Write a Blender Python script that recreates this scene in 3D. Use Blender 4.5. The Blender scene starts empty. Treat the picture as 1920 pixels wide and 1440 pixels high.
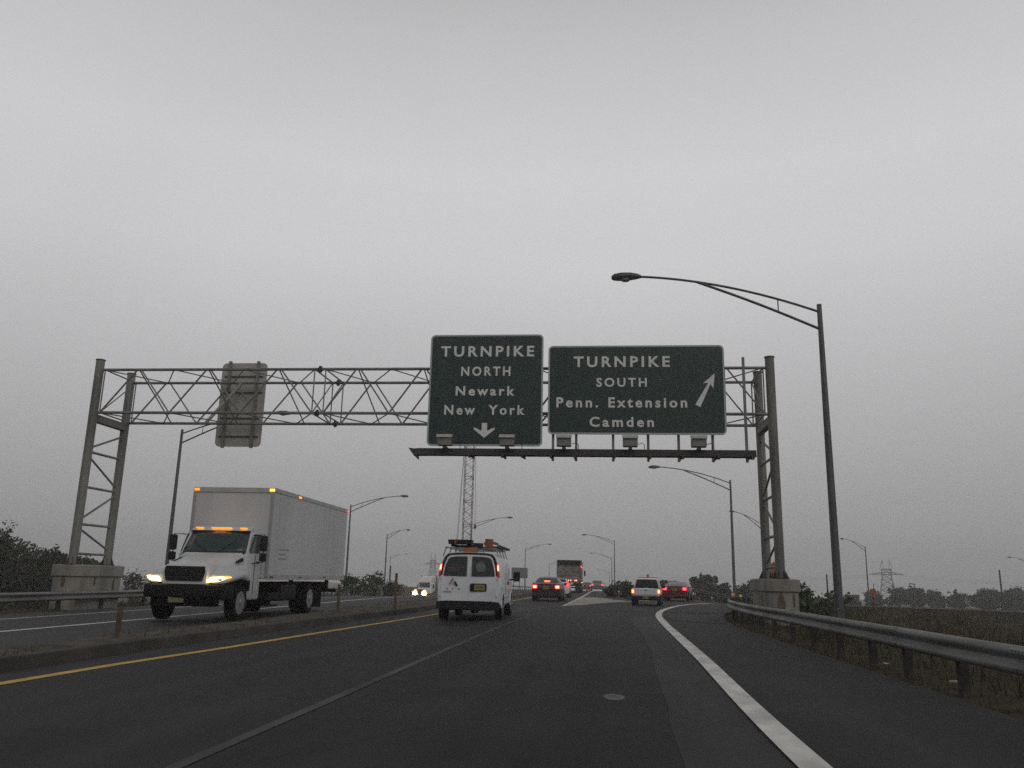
import bpy, math, random
import numpy as np
from mathutils import Vector, Matrix
R = math.radians
sc = bpy.context.scene
col = sc.collection

# ------------------------------------------------------------------ camera
CAM_H = 1.32
PITCH, ROLL, YAW, FPX = R(13.25), R(1.28), R(5.85), 1550.0
cd = bpy.data.cameras.new("camera")
cam = bpy.data.objects.new("camera", cd); col.objects.link(cam)
fw = Vector((-math.sin(YAW)*math.cos(PITCH), math.cos(YAW)*math.cos(PITCH), math.sin(PITCH)))
rt = Vector((math.cos(YAW), math.sin(YAW), 0)); up = rt.cross(fw)
rt, up = rt*math.cos(ROLL)+up*math.sin(ROLL), up*math.cos(ROLL)-rt*math.sin(ROLL)
M = Matrix((rt, up, -fw)).transposed().to_4x4(); M.translation = (0, 0, CAM_H)
cam.matrix_world = M
cd.sensor_width = 36; cd.lens = 36*FPX/1920; cd.clip_start = .1; cd.clip_end = 6000
sc.camera = cam
sc.render.resolution_x, sc.render.resolution_y = 1024, 768
# ------------------------------------------------------------------ world: grey overcast sky
SUN_EL, SUN_ROT = R(36), R(150)
w = bpy.data.worlds.new("World"); sc.world = w; w.use_nodes = True
nt = w.node_tree; nt.nodes.clear()
N = nt.nodes.new; L = nt.links.new
out = N('ShaderNodeOutputWorld'); bg = N('ShaderNodeBackground'); L(bg.outputs[0], out.inputs[0])
sky = N('ShaderNodeTexSky'); sky.sky_type = 'NISHITA'; sky.sun_disc = False
sky.sun_elevation = SUN_EL; sky.sun_rotation = SUN_ROT; sky.dust_density = 8; sky.air_density = 1.0
bw = N('ShaderNodeRGBToBW'); L(sky.outputs[0], bw.inputs[0])
tc = N('ShaderNodeTexCoord'); sx = N('ShaderNodeSeparateXYZ'); L(tc.outputs['Generated'], sx.inputs[0])
ramp = N('ShaderNodeValToRGB'); L(sx.outputs['Z'], ramp.inputs[0])
e = ramp.color_ramp.elements
e[0].position = 0.0; e[0].color = (4.1, 4.06, 4.1, 1)
e[1].position = 1.0; e[1].color = (2.3, 2.3, 2.33, 1)
for p_, v_ in ((.10, 4.4), (.22, 5.35), (.36, 6.8), (.46, 7.0), (.58, 5.9), (.75, 3.4)):
    m_ = e.new(p_); m_.color = (v_, v_*.99, v_*1.01, 1)
cn = N('ShaderNodeTexNoise'); cn.inputs['Scale'].default_value = 1.6; cn.inputs['Detail'].default_value = 5; cn.inputs['Distortion'].default_value = .4
L(tc.outputs['Generated'], cn.inputs['Vector'])
cm = N('ShaderNodeMapRange'); cm.inputs[1].default_value = .3; cm.inputs[2].default_value = .7
cm.inputs[3].default_value = .965; cm.inputs[4].default_value = 1.035; L(cn.outputs[0], cm.inputs[0])
mx = N('ShaderNodeMix'); mx.data_type = 'RGBA'; mx.inputs[0].default_value = .12
L(ramp.outputs[0], mx.inputs[6]); L(bw.outputs[0], mx.inputs[7])
mul = N('ShaderNodeVectorMath'); mul.operation = 'SCALE'
am = N('ShaderNodeMapRange'); am.inputs[1].default_value = -.5; am.inputs[2].default_value = .6; am.inputs[3].default_value = .42; am.inputs[4].default_value = 1.0
L(sx.outputs['Y'], am.inputs[0])   # unseen sky behind the camera is dimmed to weaken the light on objects
az = N('ShaderNodeMath'); az.operation = 'MULTIPLY'; L(am.outputs[0], az.inputs[0]); L(cm.outputs[0], az.inputs[1])
L(mx.outputs[2], mul.inputs[0]); L(az.outputs[0], mul.inputs['Scale'])
L(mul.outputs[0], bg.inputs['Color']); bg.inputs['Strength'].default_value = .1
sd = bpy.data.lights.new("sun", 'SUN'); sd.energy = .5; sd.angle = R(60); sd.color = (1, .97, .93)
so = bpy.data.objects.new("sun", sd); col.objects.link(so)
so.rotation_euler = (math.pi/2-SUN_EL, 0, math.pi-SUN_ROT)
sc.view_settings.view_transform = 'Standard'; sc.view_settings.look = 'None'
sc.view_settings.exposure = 0.0; sc.view_settings.gamma = 1
sc.render.engine = 'CYCLES'
sc.cycles.use_denoising = False
sc.cycles.max_bounces = 6; sc.cycles.volume_bounces = 2
sc.cycles.transparent_max_bounces = 8
sc.render.filter_size = 2.1

# ------------------------------------------------------------------ materials
MATS = {}
def mat(name, c, rough=.6, metal=0., var=.0, scale=4., c2=None, emit=None, es=0., bump=0., spec=.5, stretch=None, detail=5):
    if name in MATS: return MATS[name]
    m = bpy.data.materials.new(name); m.use_nodes = True; t = m.node_tree
    b = t.nodes['Principled BSDF']
    b.inputs['Base Color'].default_value = (*c, 1); b.inputs['Roughness'].default_value = rough
    b.inputs['Metallic'].default_value = metal; b.inputs['Specular IOR Level'].default_value = spec
    if var or c2 or bump:
        co = t.nodes.new('ShaderNodeTexCoord'); n = t.nodes.new('ShaderNodeTexNoise')
        n.inputs['Scale'].default_value = scale; n.inputs['Detail'].default_value = detail
        if stretch:
            mp = t.nodes.new('ShaderNodeMapping'); mp.inputs['Scale'].default_value = stretch
            t.links.new(co.outputs['Object'], mp.inputs[0]); t.links.new(mp.outputs[0], n.inputs['Vector'])
        else: t.links.new(co.outputs['Object'], n.inputs['Vector'])
        r = t.nodes.new('ShaderNodeValToRGB'); t.links.new(n.outputs[0], r.inputs[0])
        a = c if c2 else tuple(x*(1-var) for x in c); z = c2 if c2 else tuple(min(1, x*(1+var)) for x in c)
        r.color_ramp.elements[0].position = .35; r.color_ramp.elements[1].position = .65
        r.color_ramp.elements[0].color = (*a, 1); r.color_ramp.elements[1].color = (*z, 1)
        t.links.new(r.outputs[0], b.inputs['Base Color'])
        if bump:
            n2 = t.nodes.new('ShaderNodeTexNoise'); n2.inputs['Scale'].default_value = scale*12
            t.links.new(co.outputs['Object'], n2.inputs['Vector'])
            bp = t.nodes.new('ShaderNodeBump'); bp.inputs['Strength'].default_value = bump; bp.inputs['Distance'].default_value = .02
            t.links.new(n2.outputs[0], bp.inputs['Height']); t.links.new(bp.outputs[0], b.inputs['Normal'])
    if emit:
        b.inputs['Emission Color'].default_value = (*emit, 1); b.inputs['Emission Strength'].default_value = es
    MATS[name] = m; return m

def asphalt(name, dark, light, worn=.5):
    """asphalt: fine aggregate, broad blotches, streaks along the lanes, a few dark sealed cracks"""
    m = bpy.data.materials.new(name); m.use_nodes = True; t = m.node_tree; b = t.nodes['Principled BSDF']
    n = t.nodes.new; l = t.links.new
    co = n('ShaderNodeTexCoord')
    def noise(scale, st=(1, 1, 1), det=4):
        mp = n('ShaderNodeMapping'); mp.inputs['Scale'].default_value = st; l(co.outputs['Object'], mp.inputs[0])
        x = n('ShaderNodeTexNoise'); x.inputs['Scale'].default_value = scale; x.inputs['Detail'].default_value = det
        l(mp.outputs[0], x.inputs['Vector']); return x
    a = noise(.45, det=6); s = noise(1.3, (1, .03, 1), 3); g = noise(38, det=3); p = noise(.09, (1, .6, 1), 2)
    def ma(op, x, y):
        q = n('ShaderNodeMath'); q.operation = op
        for i, v in enumerate((x, y)):
            if isinstance(v, (int, float)): q.inputs[i].default_value = v
            else: l(v, q.inputs[i])
        return q.outputs[0]
    f = ma('ADD', ma('MULTIPLY', a.outputs[0], .42), ma('MULTIPLY', s.outputs[0], .50))
    f = ma('ADD', f, ma('MULTIPLY', g.outputs[0], .16)); f = ma('ADD', f, ma('MULTIPLY', p.outputs[0], .42))
    sp = n('ShaderNodeSeparateXYZ'); wob = n('ShaderNodeMix'); wob.data_type = 'VECTOR'; wob.inputs[0].default_value = .06
    l(co.outputs['Object'], wob.inputs[4]); l(noise(.25, (1, .3, 1), 3).outputs[1], wob.inputs[5]); l(wob.outputs[1], sp.inputs[0])
    wt = ma('SINE', ma('MULTIPLY', sp.outputs[0], 3.55), 0)      # polished wheel tracks along the lanes
    f = ma('ADD', f, ma('MULTIPLY', wt, .028))
    r = n('ShaderNodeValToRGB'); l(f, r.inputs[0])
    r.color_ramp.elements[0].position = .63; r.color_ramp.elements[1].position = .87
    r.color_ramp.elements[0].color = (*dark, 1); r.color_ramp.elements[1].color = (*light, 1)
    v = n('ShaderNodeTexVoronoi'); v.feature = 'DISTANCE_TO_EDGE'; v.inputs['Scale'].default_value = .16
    mp = n('ShaderNodeMapping'); mp.inputs['Scale'].default_value = (1, .45, 1); l(co.outputs['Object'], mp.inputs[0])
    wv = n('ShaderNodeMix'); wv.data_type = 'RGBA'; wv.inputs[0].default_value = .12
    l(mp.outputs[0], wv.inputs[6]); l(noise(1.2).outputs[1], wv.inputs[7]); l(wv.outputs[2], v.inputs['Vector'])
    cr = n('ShaderNodeMath'); cr.operation = 'LESS_THAN'; cr.inputs[1].default_value = .0035; l(v.outputs[0], cr.inputs[0])
    cmx = n('ShaderNodeMix'); cmx.data_type = 'RGBA'; l(ma('MULTIPLY', cr.outputs[0], worn), cmx.inputs[0])
    l(r.outputs[0], cmx.inputs[6]); cmx.inputs[7].default_value = (*[x*.45 for x in dark], 1)
    l(cmx.outputs[2], b.inputs['Base Color'])
    rr = n('ShaderNodeMapRange'); l(f, rr.inputs[0]); rr.inputs[1].default_value = .5; rr.inputs[2].default_value = .95
    rr.inputs[3].default_value = .60; rr.inputs[4].default_value = .88; l(rr.outputs[0], b.inputs['Roughness'])
    b.inputs['Specular IOR Level'].default_value = .18
    bp = n('ShaderNodeBump'); bp.inputs['Strength'].default_value = .35; bp.inputs['Distance'].default_value = .01
    l(g.outputs[0], bp.inputs['Height']); l(bp.outputs[0], b.inputs['Normal'])
    return m

WHITE = mat('white_paint', (.56, .57, .575), .38, c2=(.66, .67, .675), scale=1.3, stretch=(1, 1, .4), detail=8)
VANW = mat('van_white', (.68, .70, .735), .3, c2=(.75, .77, .80), scale=2, detail=8)
BOXW = mat('truck_box_white', (.515, .525, .53), .5, c2=(.595, .605, .615), scale=1.3, stretch=(1, .5, .16), detail=8)
BLACK = mat('black_plastic', (.009, .009, .0095), .65, var=.25, scale=5, spec=.3)
RUBBER = mat('tyre_rubber', (.008, .008, .008), .9, var=.3, scale=9, spec=.2)
UNDER = mat('underbody', (.006, .006, .006), .95, spec=.1)
GLASS = mat('dark_glass', (.012, .016, .016), .08, spec=.6)
CABGLASS = mat('cab_glass', (.03, .055, .05), .07, spec=.7)
STEEL = mat('galvanised_steel', (.215, .208, .192), .55, .35, var=.22, scale=2.2)
PAINTST = mat('grey_painted_steel', (.20, .192, .175), .6, .1, var=.3, scale=1.1, stretch=(1, 1, .3), detail=8)
RAILST = mat('guardrail_steel', (.115, .11, .095), .6, .3, c2=(.24, .255, .25), scale=1.1, stretch=(1, .45, 5), detail=9)
RAILDK = mat('dark_rail', (.085, .08, .075), .7, .2, var=.3, scale=1.2)  # darker steel tone for the far rail
POSTDK = mat('guardrail_post_dark', (.042, .034, .027), .85, var=.4, scale=5)
RUSTST = mat('weathered_post', (.10, .075, .055), .8, var=.35, scale=5)
LAMPST = mat('lamp_pole_grey', (.095, .10, .105), .5, .3, var=.15, scale=2)
LENSGL = mat('lamp_refractor', (.25, .26, .25), .3)
RIM = mat('wheel_rim', (.33, .33, .33), .4, .5, var=.15, scale=6)
CONC = mat('pedestal_concrete', (.19, .18, .155), .9, c2=(.34, .32, .28), scale=1.4, bump=.4, stretch=(1, 1, .35))
STAIN = mat('rust_stain', (.10, .065, .045), .95, c2=(.16, .12, .09), scale=5)
CURB = mat('curb_concrete', (.030, .027, .022), .95, c2=(.062, .055, .045), scale=1.2, bump=.4)
MEDIAN = mat('median_dirt', (.045, .037, .028), .98, c2=(.105, .087, .066), scale=2.5, bump=.8)
SIGNG = mat('sign_green', (.008, .030, .027), .5, c2=(.013, .038, .033), scale=1.1, stretch=(1.6, 1, .22), detail=8)
SIGNW = mat('sign_white', (.80, .80, .76), .5, var=.08, scale=5)
SIGNB = mat('sign_edge', (.42, .47, .43), .5)
SIGNBK = mat('sign_back_aluminium', (.42, .40, .37), .6, .2, var=.12, scale=2)
DARKST = mat('dark_bracket_steel', (.055, .05, .045), .65, .2, var=.2, scale=3)
LINEW = mat('white_line_paint', (.46, .455, .43), .7, c2=(.76, .75, .71), scale=2.6, stretch=(1, .5, 1), detail=9)
LINEY = mat('yellow_line_paint', (.46, .30, .045), .72, c2=(.62, .41, .065), scale=3)
LINEF = mat('worn_line_paint', (.022, .022, .022), .85, c2=(.074, .074, .073), scale=1.6, stretch=(1.5, .35, 1))
GOREC = mat('gore_paint', (.25, .24, .20), .9, c2=(.40, .385, .325), scale=.9)
REDL = mat('red_lens_lit', (.35, .01, .01), .3, emit=(1, .02, .02), es=1.5)
REDD = mat('red_lens_dim', (.30, .008, .012), .25, emit=(1, .01, .02), es=.10)
BULBR = mat('red_lamp_glow', (.5, .1, .05), .4, emit=(1, .20, .12), es=6)
BULBP = mat('pink_lamp_glow', (.5, .1, .1), .4, emit=(1, .07, .13), es=3)
BULBO = mat('orange_lamp_glow', (.5, .2, .05), .4, emit=(1, .45, .08), es=5)
AMBER = mat('amber_marker', (.4, .12, .02), .4, emit=(1, .28, .03), es=1.7)
AMBER2 = mat('yellow_marker', (.4, .2, .02), .4, emit=(1, .5, .03), es=3)
REDM = mat('red_marker', (.4, .02, .03), .4, emit=(1, .06, .08), es=1.6)
HEAD = mat('headlight_glow', (.6, .5, .35), .3, emit=(1, .70, .30), es=3.6)
HEAD2 = mat('far_headlight_glow', (.6, .5, .35), .3, emit=(1, .80, .46), es=26)
PLATE = mat('yellow_plate', (.36, .26, .075), .5, var=.15, scale=25)
PLATEM = mat('plate_mark', (.10, .07, .04), .6)
MAROON = mat('maroon_paint', (.045, .012, .018), .3, var=.1, scale=2)
DARKRED = mat('dark_red_paint', (.10, .012, .025), .3, var=.1, scale=2)
SILVER = mat('silver_paint', (.16, .16, .17), .35, .4)
ORANGE = mat('orange_plastic', (.30, .075, .025), .55, var=.2, scale=5)
DORANGE = mat('dull_orange_beacon', (.30, .085, .03), .5, var=.25, scale=9, emit=(1, .25, .05), es=.06)
TRAILER = mat('trailer_rusty_grey', (.13, .10, .078), .8, c2=(.29, .255, .21), scale=1.6)
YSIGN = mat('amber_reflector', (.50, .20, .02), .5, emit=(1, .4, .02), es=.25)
OSIGN = mat('orange_sign', (.33, .125, .03), .55, var=.1, scale=4)
WOOD = mat('weathered_wood', (.075, .06, .045), .9, var=.3, scale=4)
LADDER = mat('blue_grey_ladder', (.09, .12, .17), .5, .2, var=.2, scale=4)
LEAFA = mat('leaf_dark', (.014, .020, .009), .8, c2=(.042, .050, .020), scale=2.2, detail=9)
LEAFB = mat('leaf_mid', (.020, .034, .012), .8, c2=(.055, .075, .026), scale=2.2, detail=9)
LEAFG = mat('leaf_pale_green', (.035, .055, .025), .8, c2=(.085, .11, .05), scale=2.2, detail=9)
LEAFC = mat('leaf_brown', (.035, .028, .016), .85, c2=(.08, .062, .03), scale=2.2, detail=9)
CONIF = mat('conifer_needles', (.014, .028, .017), .85, c2=(.035, .055, .03), scale=.9)
BARK = mat('bark', (.05, .042, .034), .95, var=.3, scale=6)
GRASSB = mat('dry_grass_blades', (.026, .031, .011), .9, c2=(.110, .074, .042), scale=.5, detail=9)
CRANEM = mat('crane_lattice', (.13, .085, .075), .6, var=.15, scale=2)
PYLON = mat('pylon_steel', (.14, .15, .16), .6, .3)
ASPH = asphalt('asphalt_main', (.0045, .0047, .0054), (.042, .0425, .0445), .22)
ASPH2 = asphalt('asphalt_pale', (.022, .0225, .024), (.066, .0655, .065), .3)
ASPHD = asphalt('asphalt_patch', (.009, .0095, .0105), (.022, .022, .023), .1)

# terrain material: dry grass, green patches, bare soil
def terrain_mat():
    m = bpy.data.materials.new('verge_grass'); m.use_nodes = True; t = m.node_tree; b = t.nodes['Principled BSDF']
    n = t.nodes.new; l = t.links.new; co = n('ShaderNodeTexCoord')
    def rampn(scale, cols, st=(1, 1, 1)):
        mp = n('ShaderNodeMapping'); mp.inputs['Scale'].default_value = st; l(co.outputs['Object'], mp.inputs[0])
        x = n('ShaderNodeTexNoise'); x.inputs['Scale'].default_value = scale; x.inputs['Detail'].default_value = 8
        l(mp.outputs[0], x.inputs['Vector'])
        r = n('ShaderNodeValToRGB'); l(x.outputs[0], r.inputs[0]); el = r.color_ramp.elements
        el[0].position = .32; el[0].color = (*cols[0], 1); el[1].position = .68; el[1].color = (*cols[-1], 1)
        if len(cols) == 3: q = el.new(.5); q.color = (*cols[1], 1)
        return r.outputs[0]
    a = rampn(.12, [(.030, .035, .013), (.060, .052, .023), (.085, .056, .033)])
    c = rampn(2.6, [(.3, .3, .3), (1.15, 1.1, 1.05)], (.5, 1, 1))
    mxx = n('ShaderNodeMix'); mxx.data_type = 'RGBA'; mxx.blend_type = 'MULTIPLY'; mxx.inputs[0].default_value = .8
    l(a, mxx.inputs[6]); l(c, mxx.inputs[7]); l(mxx.outputs[2], b.inputs['Base Color'])
    b.inputs['Roughness'].default_value = .95; b.inputs['Specular IOR Level'].default_value = .15
    bn = n('ShaderNodeTexNoise'); bn.inputs['Scale'].default_value = 6; l(co.outputs['Object'], bn.inputs['Vector'])
    bp = n('ShaderNodeBump'); bp.inputs['Distance'].default_value = .15; l(bn.outputs[0], bp.inputs['Height']); l(bp.outputs[0], b.inputs['Normal'])
    return m
TERR = terrain_mat()

# ------------------------------------------------------------------ mesh builder
def frame(d):
    d = d.normalized(); a = Vector((0, 0, 1)) if abs(d.z) < .95 else Vector((1, 0, 0))
    s = d.cross(a).normalized(); return s, s.cross(d).normalized()
class MB:
    def __init__(s): s.v = []; s.f = []
    def box(s, c, d, rot=None):
        i = len(s.v); c = Vector(c)
        for sx_ in (-1, 1):
            for sy in (-1, 1):
                for sz in (-1, 1):
                    p = Vector((sx_*d[0]/2, sy*d[1]/2, sz*d[2]/2))
                    if rot: p = rot @ p
                    s.v.append(c+p)
        s.f += [tuple(i+k for k in q) for q in ((0, 1, 3, 2), (4, 6, 7, 5), (0, 4, 5, 1), (2, 3, 7, 6), (0, 2, 6, 4), (1, 5, 7, 3))]
        return s
    def tube(s, pts, r, n=8, cap=True):
        pts = [Vector(p) for p in pts]; rs = r if isinstance(r, (list, tuple)) else [r]*len(pts)
        i0 = len(s.v); ref = None
        for k, p in enumerate(pts):
            d = (pts[min(k+1, len(pts)-1)]-pts[max(k-1, 0)])
            a, b = frame(d)
            if ref is not None:
                a2 = (ref - d.normalized()*ref.dot(d.normalized()))
                if a2.length > 1e-4: a = a2.normalized(); b = a.cross(d.normalized())
            ref = a
            for j in range(n):
                t = 2*math.pi*j/n; s.v.append(p+a*(math.cos(t)*rs[k])+b*(math.sin(t)*rs[k]))
        for k in range(len(pts)-1):
            for j in range(n):
                q = i0+k*n; s.f.append((q+j, q+(j+1) % n, q+n+(j+1) % n, q+n+j))
        if cap:
            s.f.append(tuple(i0+j for j in reversed(range(n)))); q = i0+(len(pts)-1)*n; s.f.append(tuple(q+j for j in range(n)))
        return s
    def rings(s, rings, cap=True):
        i0 = len(s.v); n = len(rings[0])
        for r_ in rings: s.v += [Vector(p) for p in r_]
        for k in range(len(rings)-1):
            for j in range(n):
                q = i0+k*n; s.f.append((q+j, q+(j+1) % n, q+n+(j+1) % n, q+n+j))
        if cap:
            s.f.append(tuple(i0+j for j in reversed(range(n)))); q = i0+(len(rings)-1)*n; s.f.append(tuple(q+j for j in range(n)))
        return s
    def lathe(s, c, prof, axis='x', n=24):
        c = Vector(c); rr = []
        for (a, r_) in prof:
            ring = []
            for j in range(n):
                t = 2*math.pi*j/n; u, v_ = math.cos(t)*r_, math.sin(t)*r_
                ring.append(c+(Vector((a, u, v_)) if axis == 'x' else Vector((u, a, v_)) if axis == 'y' else Vector((u, v_, a))))
            rr.append(ring)
        return s.rings(rr)
    def prism(s, pts, axis, a0, a1):
        """outline of 2-D points extruded along axis from a0 to a1"""
        def P(p, a): return Vector((a, p[0], p[1])) if axis == 'x' else Vector((p[0], a, p[1])) if axis == 'y' else Vector((p[0], p[1], a))
        return s.rings([[P(p, a0) for p in pts], [P(p, a1) for p in pts]])
    def quad(s, *p):
        i = len(s.v); s.v += [Vector(q) for q in p]; s.f.append(tuple(range(i, i+len(p)))); return s
    def build(s, name, m, parent=None, smooth=False, bevel=0, loc=None):
        me = bpy.data.meshes.new(name); me.from_pydata([tuple(v) for v in s.v], [], s.f)
        import bmesh
        b = bmesh.new(); b.from_mesh(me); bmesh.ops.recalc_face_normals(b, faces=b.faces); b.to_mesh(me); b.free()
        me.materials.append(m)
        o = bpy.data.objects.new(name, me); col.objects.link(o)
        if parent: o.parent = parent
        if loc: o.location = loc
        if smooth:
            me.polygons.foreach_set('use_smooth', [True]*len(me.polygons))
            me.set_sharp_from_angle(angle=R(38))
        if bevel:
            bv = o.modifiers.new('bevel', 'BEVEL'); bv.width = bevel; bv.segments = 2; bv.limit_method = 'ANGLE'; bv.angle_limit = R(40)
        return o
def raw(name, v, f, m, parent=None, smooth=False):
    me = bpy.data.meshes.new(name); me.from_pydata(v, [], f); me.materials.append(m)
    o = bpy.data.objects.new(name, me); col.objects.link(o)
    if parent: o.parent = parent
    if smooth: me.polygons.foreach_set('use_smooth', [True]*len(me.polygons))
    return o
def tag(o, label, cat, group=None):
    o['label'] = label; o['category'] = cat
    if group: o['group'] = group
    return o
def thing(name, loc, label, cat, rz=0, group=None):
    o = bpy.data.objects.new(name, None); col.objects.link(o); o.location = loc; o.rotation_euler = (0, 0, rz)
    o.empty_display_size = .3
    return tag(o, label, cat, group)
KIDS = {}
def copy_tree(o, parent=None):
    c = o.copy(); col.objects.link(c); c.parent = parent
    for ch in [x for x in bpy.data.objects if x.parent == o]: copy_tree(ch, c)
    return c
def struct(o): o['kind'] = 'structure'; return o
def rrect(x0, x1, z0, z1, r, n=5):
    p = []
    for cx, cz, a in ((x1-r, z1-r, 0), (x0+r, z1-r, 90), (x0+r, z0+r, 180), (x1-r, z0+r, 270)):
        for k in range(n+1):
            t = R(a+90*k/n); p.append((cx+r*math.cos(t), cz+r*math.sin(t)))
    return p
def ss(a, b, x):
    t = max(0., min(1., (x-a)/(b-a))); return t*t*(3-2*t)

# ------------------------------------------------------------------ ground shape
EDX, EDY = [4.75, 5.6, 7.2, 9.6, 13.2, 18, 23, 28, 34, 42, 55, 75], [32, 38, 44, 51, 58.5, 63.6, 64.8, 61, 53, 41, 20, -12]
def zR(Y):
    if Y < 95: return 0.
    if Y < 125: return -(Y-95)**2/5000
    return -.18-.012*(Y-125)
def zL(Y):
    if Y < 35: return 0.
    if Y < 90: return -(Y-35)**2/4000
    return max(-6., -.756-.034*(Y-90))
def bend(Y): return -.0013*max(0., Y-20)**2 if Y < 150 else -21.97-.338*(Y-150)
def zg(X, Y):
    xe = -9.2+bend(Y)
    t = ss(xe+2.5, xe-3.0, X) if Y < 60 else ss(max(xe+3, -14.5) if xe > -16 else xe+3, xe-1, X)
    z = zR(Y)*(1-t)+(zL(Y)-.014*max(0., min(xe-X, 14)))*t
    # right-hand infield and beyond
    z -= .30*ss(5.2, 14, X)*ss(160, 60, Y)
    if X > 7:
        ye = float(np.interp(X, EDX, EDY))
        z -= 1.0*ss(7, 17, X)*ss(ye-3.5, ye+1.0, Y)*ss(200, 120, Y)
    far = max(0., math.hypot(X*.9, max(0, Y-20))-95)
    side = ss(6, 30, X)+ss(xe-10, xe-26, X)
    z -= min(3.6, far*.02)*min(1, side)
    z -= 1.6*ss(xe-10.5, xe-24, X)*ss(200, 60, Y)
    if Y > 260: z = min(z, -1.8-.004*(Y-260)) if Y < 800 else min(z, -4)
    return z
def catmull(P, n=12):
    P = [Vector((*p, 0)) for p in P]; Q = [P[0]*2-P[1]]+P+[P[-1]*2-P[-2]]; o = []
    for i in range(1, len(Q)-2):
        for k in range(n):
            t = k/n; a, b, c, d = Q[i-1], Q[i], Q[i+1], Q[i+2]
            o.append(.5*((2*b)+(c-a)*t+(2*a-5*b+4*c-d)*t*t+(3*b-a-3*c+d)*t**3))
    o.append(P[-1]); return [(p.x, p.y) for p in o]
def resample(P, n, dens=None):
    P = np.array(P); s = np.concatenate([[0], np.cumsum(np.hypot(*np.diff(P, axis=0).T))])
    u = np.linspace(0, s[-1], n); return np.stack([np.interp(u, s, P[:, 0]), np.interp(u, s, P[:, 1])], 1)
def strip(name, Lp, Rp, dz, m, n=160, k=6, zf=None):
    A, B = resample(catmull(Lp), n), resample(catmull(Rp), n); v = []; f = []
    for i in range(n):
        for j in range(k+1):
            x, y = A[i]+(B[i]-A[i])*j/k; v.append((x, y, zg(x, y)+dz))
    for i in range(n-1):
        for j in range(k):
            q = i*(k+1)+j; f.append((q, q+1, q+k+2, q+k+1))
    return raw(name, v, f, m, smooth=True)
def offs(P, d):
    P = [Vector((*p, 0)) for p in P]; o = []
    for i, p in enumerate(P):
        t = (P[min(i+1, len(P)-1)]-P[max(i-1, 0)]).normalized(); o.append((p.x+t.y*d, p.y-t.x*d))
    return o
def line(name, P, wd, m, n=200, dz=.036):
    P = catmull(P); return struct(strip2(name, offs(P, -wd/2), offs(P, wd/2), dz, m, n))
def strip2(name, A, B, dz, m, n):
    A, B = resample(A, n), resample(B, n); v = []; f = []
    for i in range(n):
        for p in (A[i], B[i]): v.append((p[0], p[1], zg(*p)+dz))
    for i in range(n-1): f.append((2*i, 2*i+1, 2*i+3, 2*i+2))
    return raw(name, v, f, m)

YEL = [(-6.95, -12), (-6.72, 9.3), (-6.45, 14.2), (-6.2, 19.2), (-5.62, 30), (-5.2, 45), (-4.55, 61), (-3.9, 90), (-3.0, 135), (-.5, 220), (2, 300)]
CURBR = [(-7.7, -12), (-7.55, 10), (-7.45, 16.5), (-7.1, 24), (-6.75, 30), (-6.2, 45), (-5.5, 61), (-4.9, 90), (-4.0, 135), (-1.5, 220), (1, 300)]
CURBL = [(-8.7, -12), (-8.6, 10), (-8.62, 18.7), (-8.85, 25), (-9.15, 30), (-8.6, 45), (-7.1, 58), (-6.5, 90), (-5.6, 135), (-3.1, 220), (-.6, 300)]
EDGER = [(4.35, -12), (4.35, 20), (4.4, 26), (4.75, 32), (5.6, 38), (7.2, 44), (9.6, 51), (13.2, 58.5), (18, 63.6), (23, 64.8), (28, 61), (34, 53), (42, 41), (55, 20)]
RAMPL = [(-1.5, 30), (-1.5, 43), (.6, 51), (2.5, 57.5), (4.9, 64), (8.6, 70.5), (14.5, 74), (21, 74.5), (28, 71.5), (35, 64.5), (42, 55), (50, 43), (63, 22)]
SHOULD = [(2.3, 57.5), (2.3, 66), (2.1, 79), (1.8, 100), (1.9, 135), (3.9, 220), (6.5, 300)]

# near pavement, left of the ramp's right edge and up to the gore
struct(strip('road', CURBR[:5]+CURBR[5:7], EDGER[:5]+[(5.6, 38), (5.7, 45), (4.2, 61)], .030, ASPH, 150, 14))
struct(strip('road', [(-5.55, 60), (-4.9, 90), (-4.0, 135), (-1.5, 220), (1, 300)], [(2.4, 60), (2.1, 79), (1.8, 100), (1.9, 135), (3.9, 220), (6.5, 300)], .031, ASPH, 150, 8))
struct(strip('ramp_road', RAMPL[2:], [(5.5, 37.5)]+EDGER[5:], .034, ASPH, 120, 8))
# opposite carriageway bends away to the left; a link road runs on beside our lanes
ys = [-12, 0, 10, 20, 35, 50, 70, 90, 115, 140, 170]
struct(strip('opposite_road', [(-18.2+bend(y), y) for y in ys], [(-8.5+bend(y), y) if y > 32 else (-8.55, y) for y in ys], .030, ASPH2, 160, 10))
struct(strip('link_road', [(-7.6, 60), (-9.5, 75), (-12, 95), (-15.2, 135), (-14, 220), (-12, 300)], [(-7.0, 60), (-6.6, 75), (-6.5, 90), (-5.6, 135), (-3.1, 220), (-.6, 300)], .032, ASPH2, 120, 6))

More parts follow.
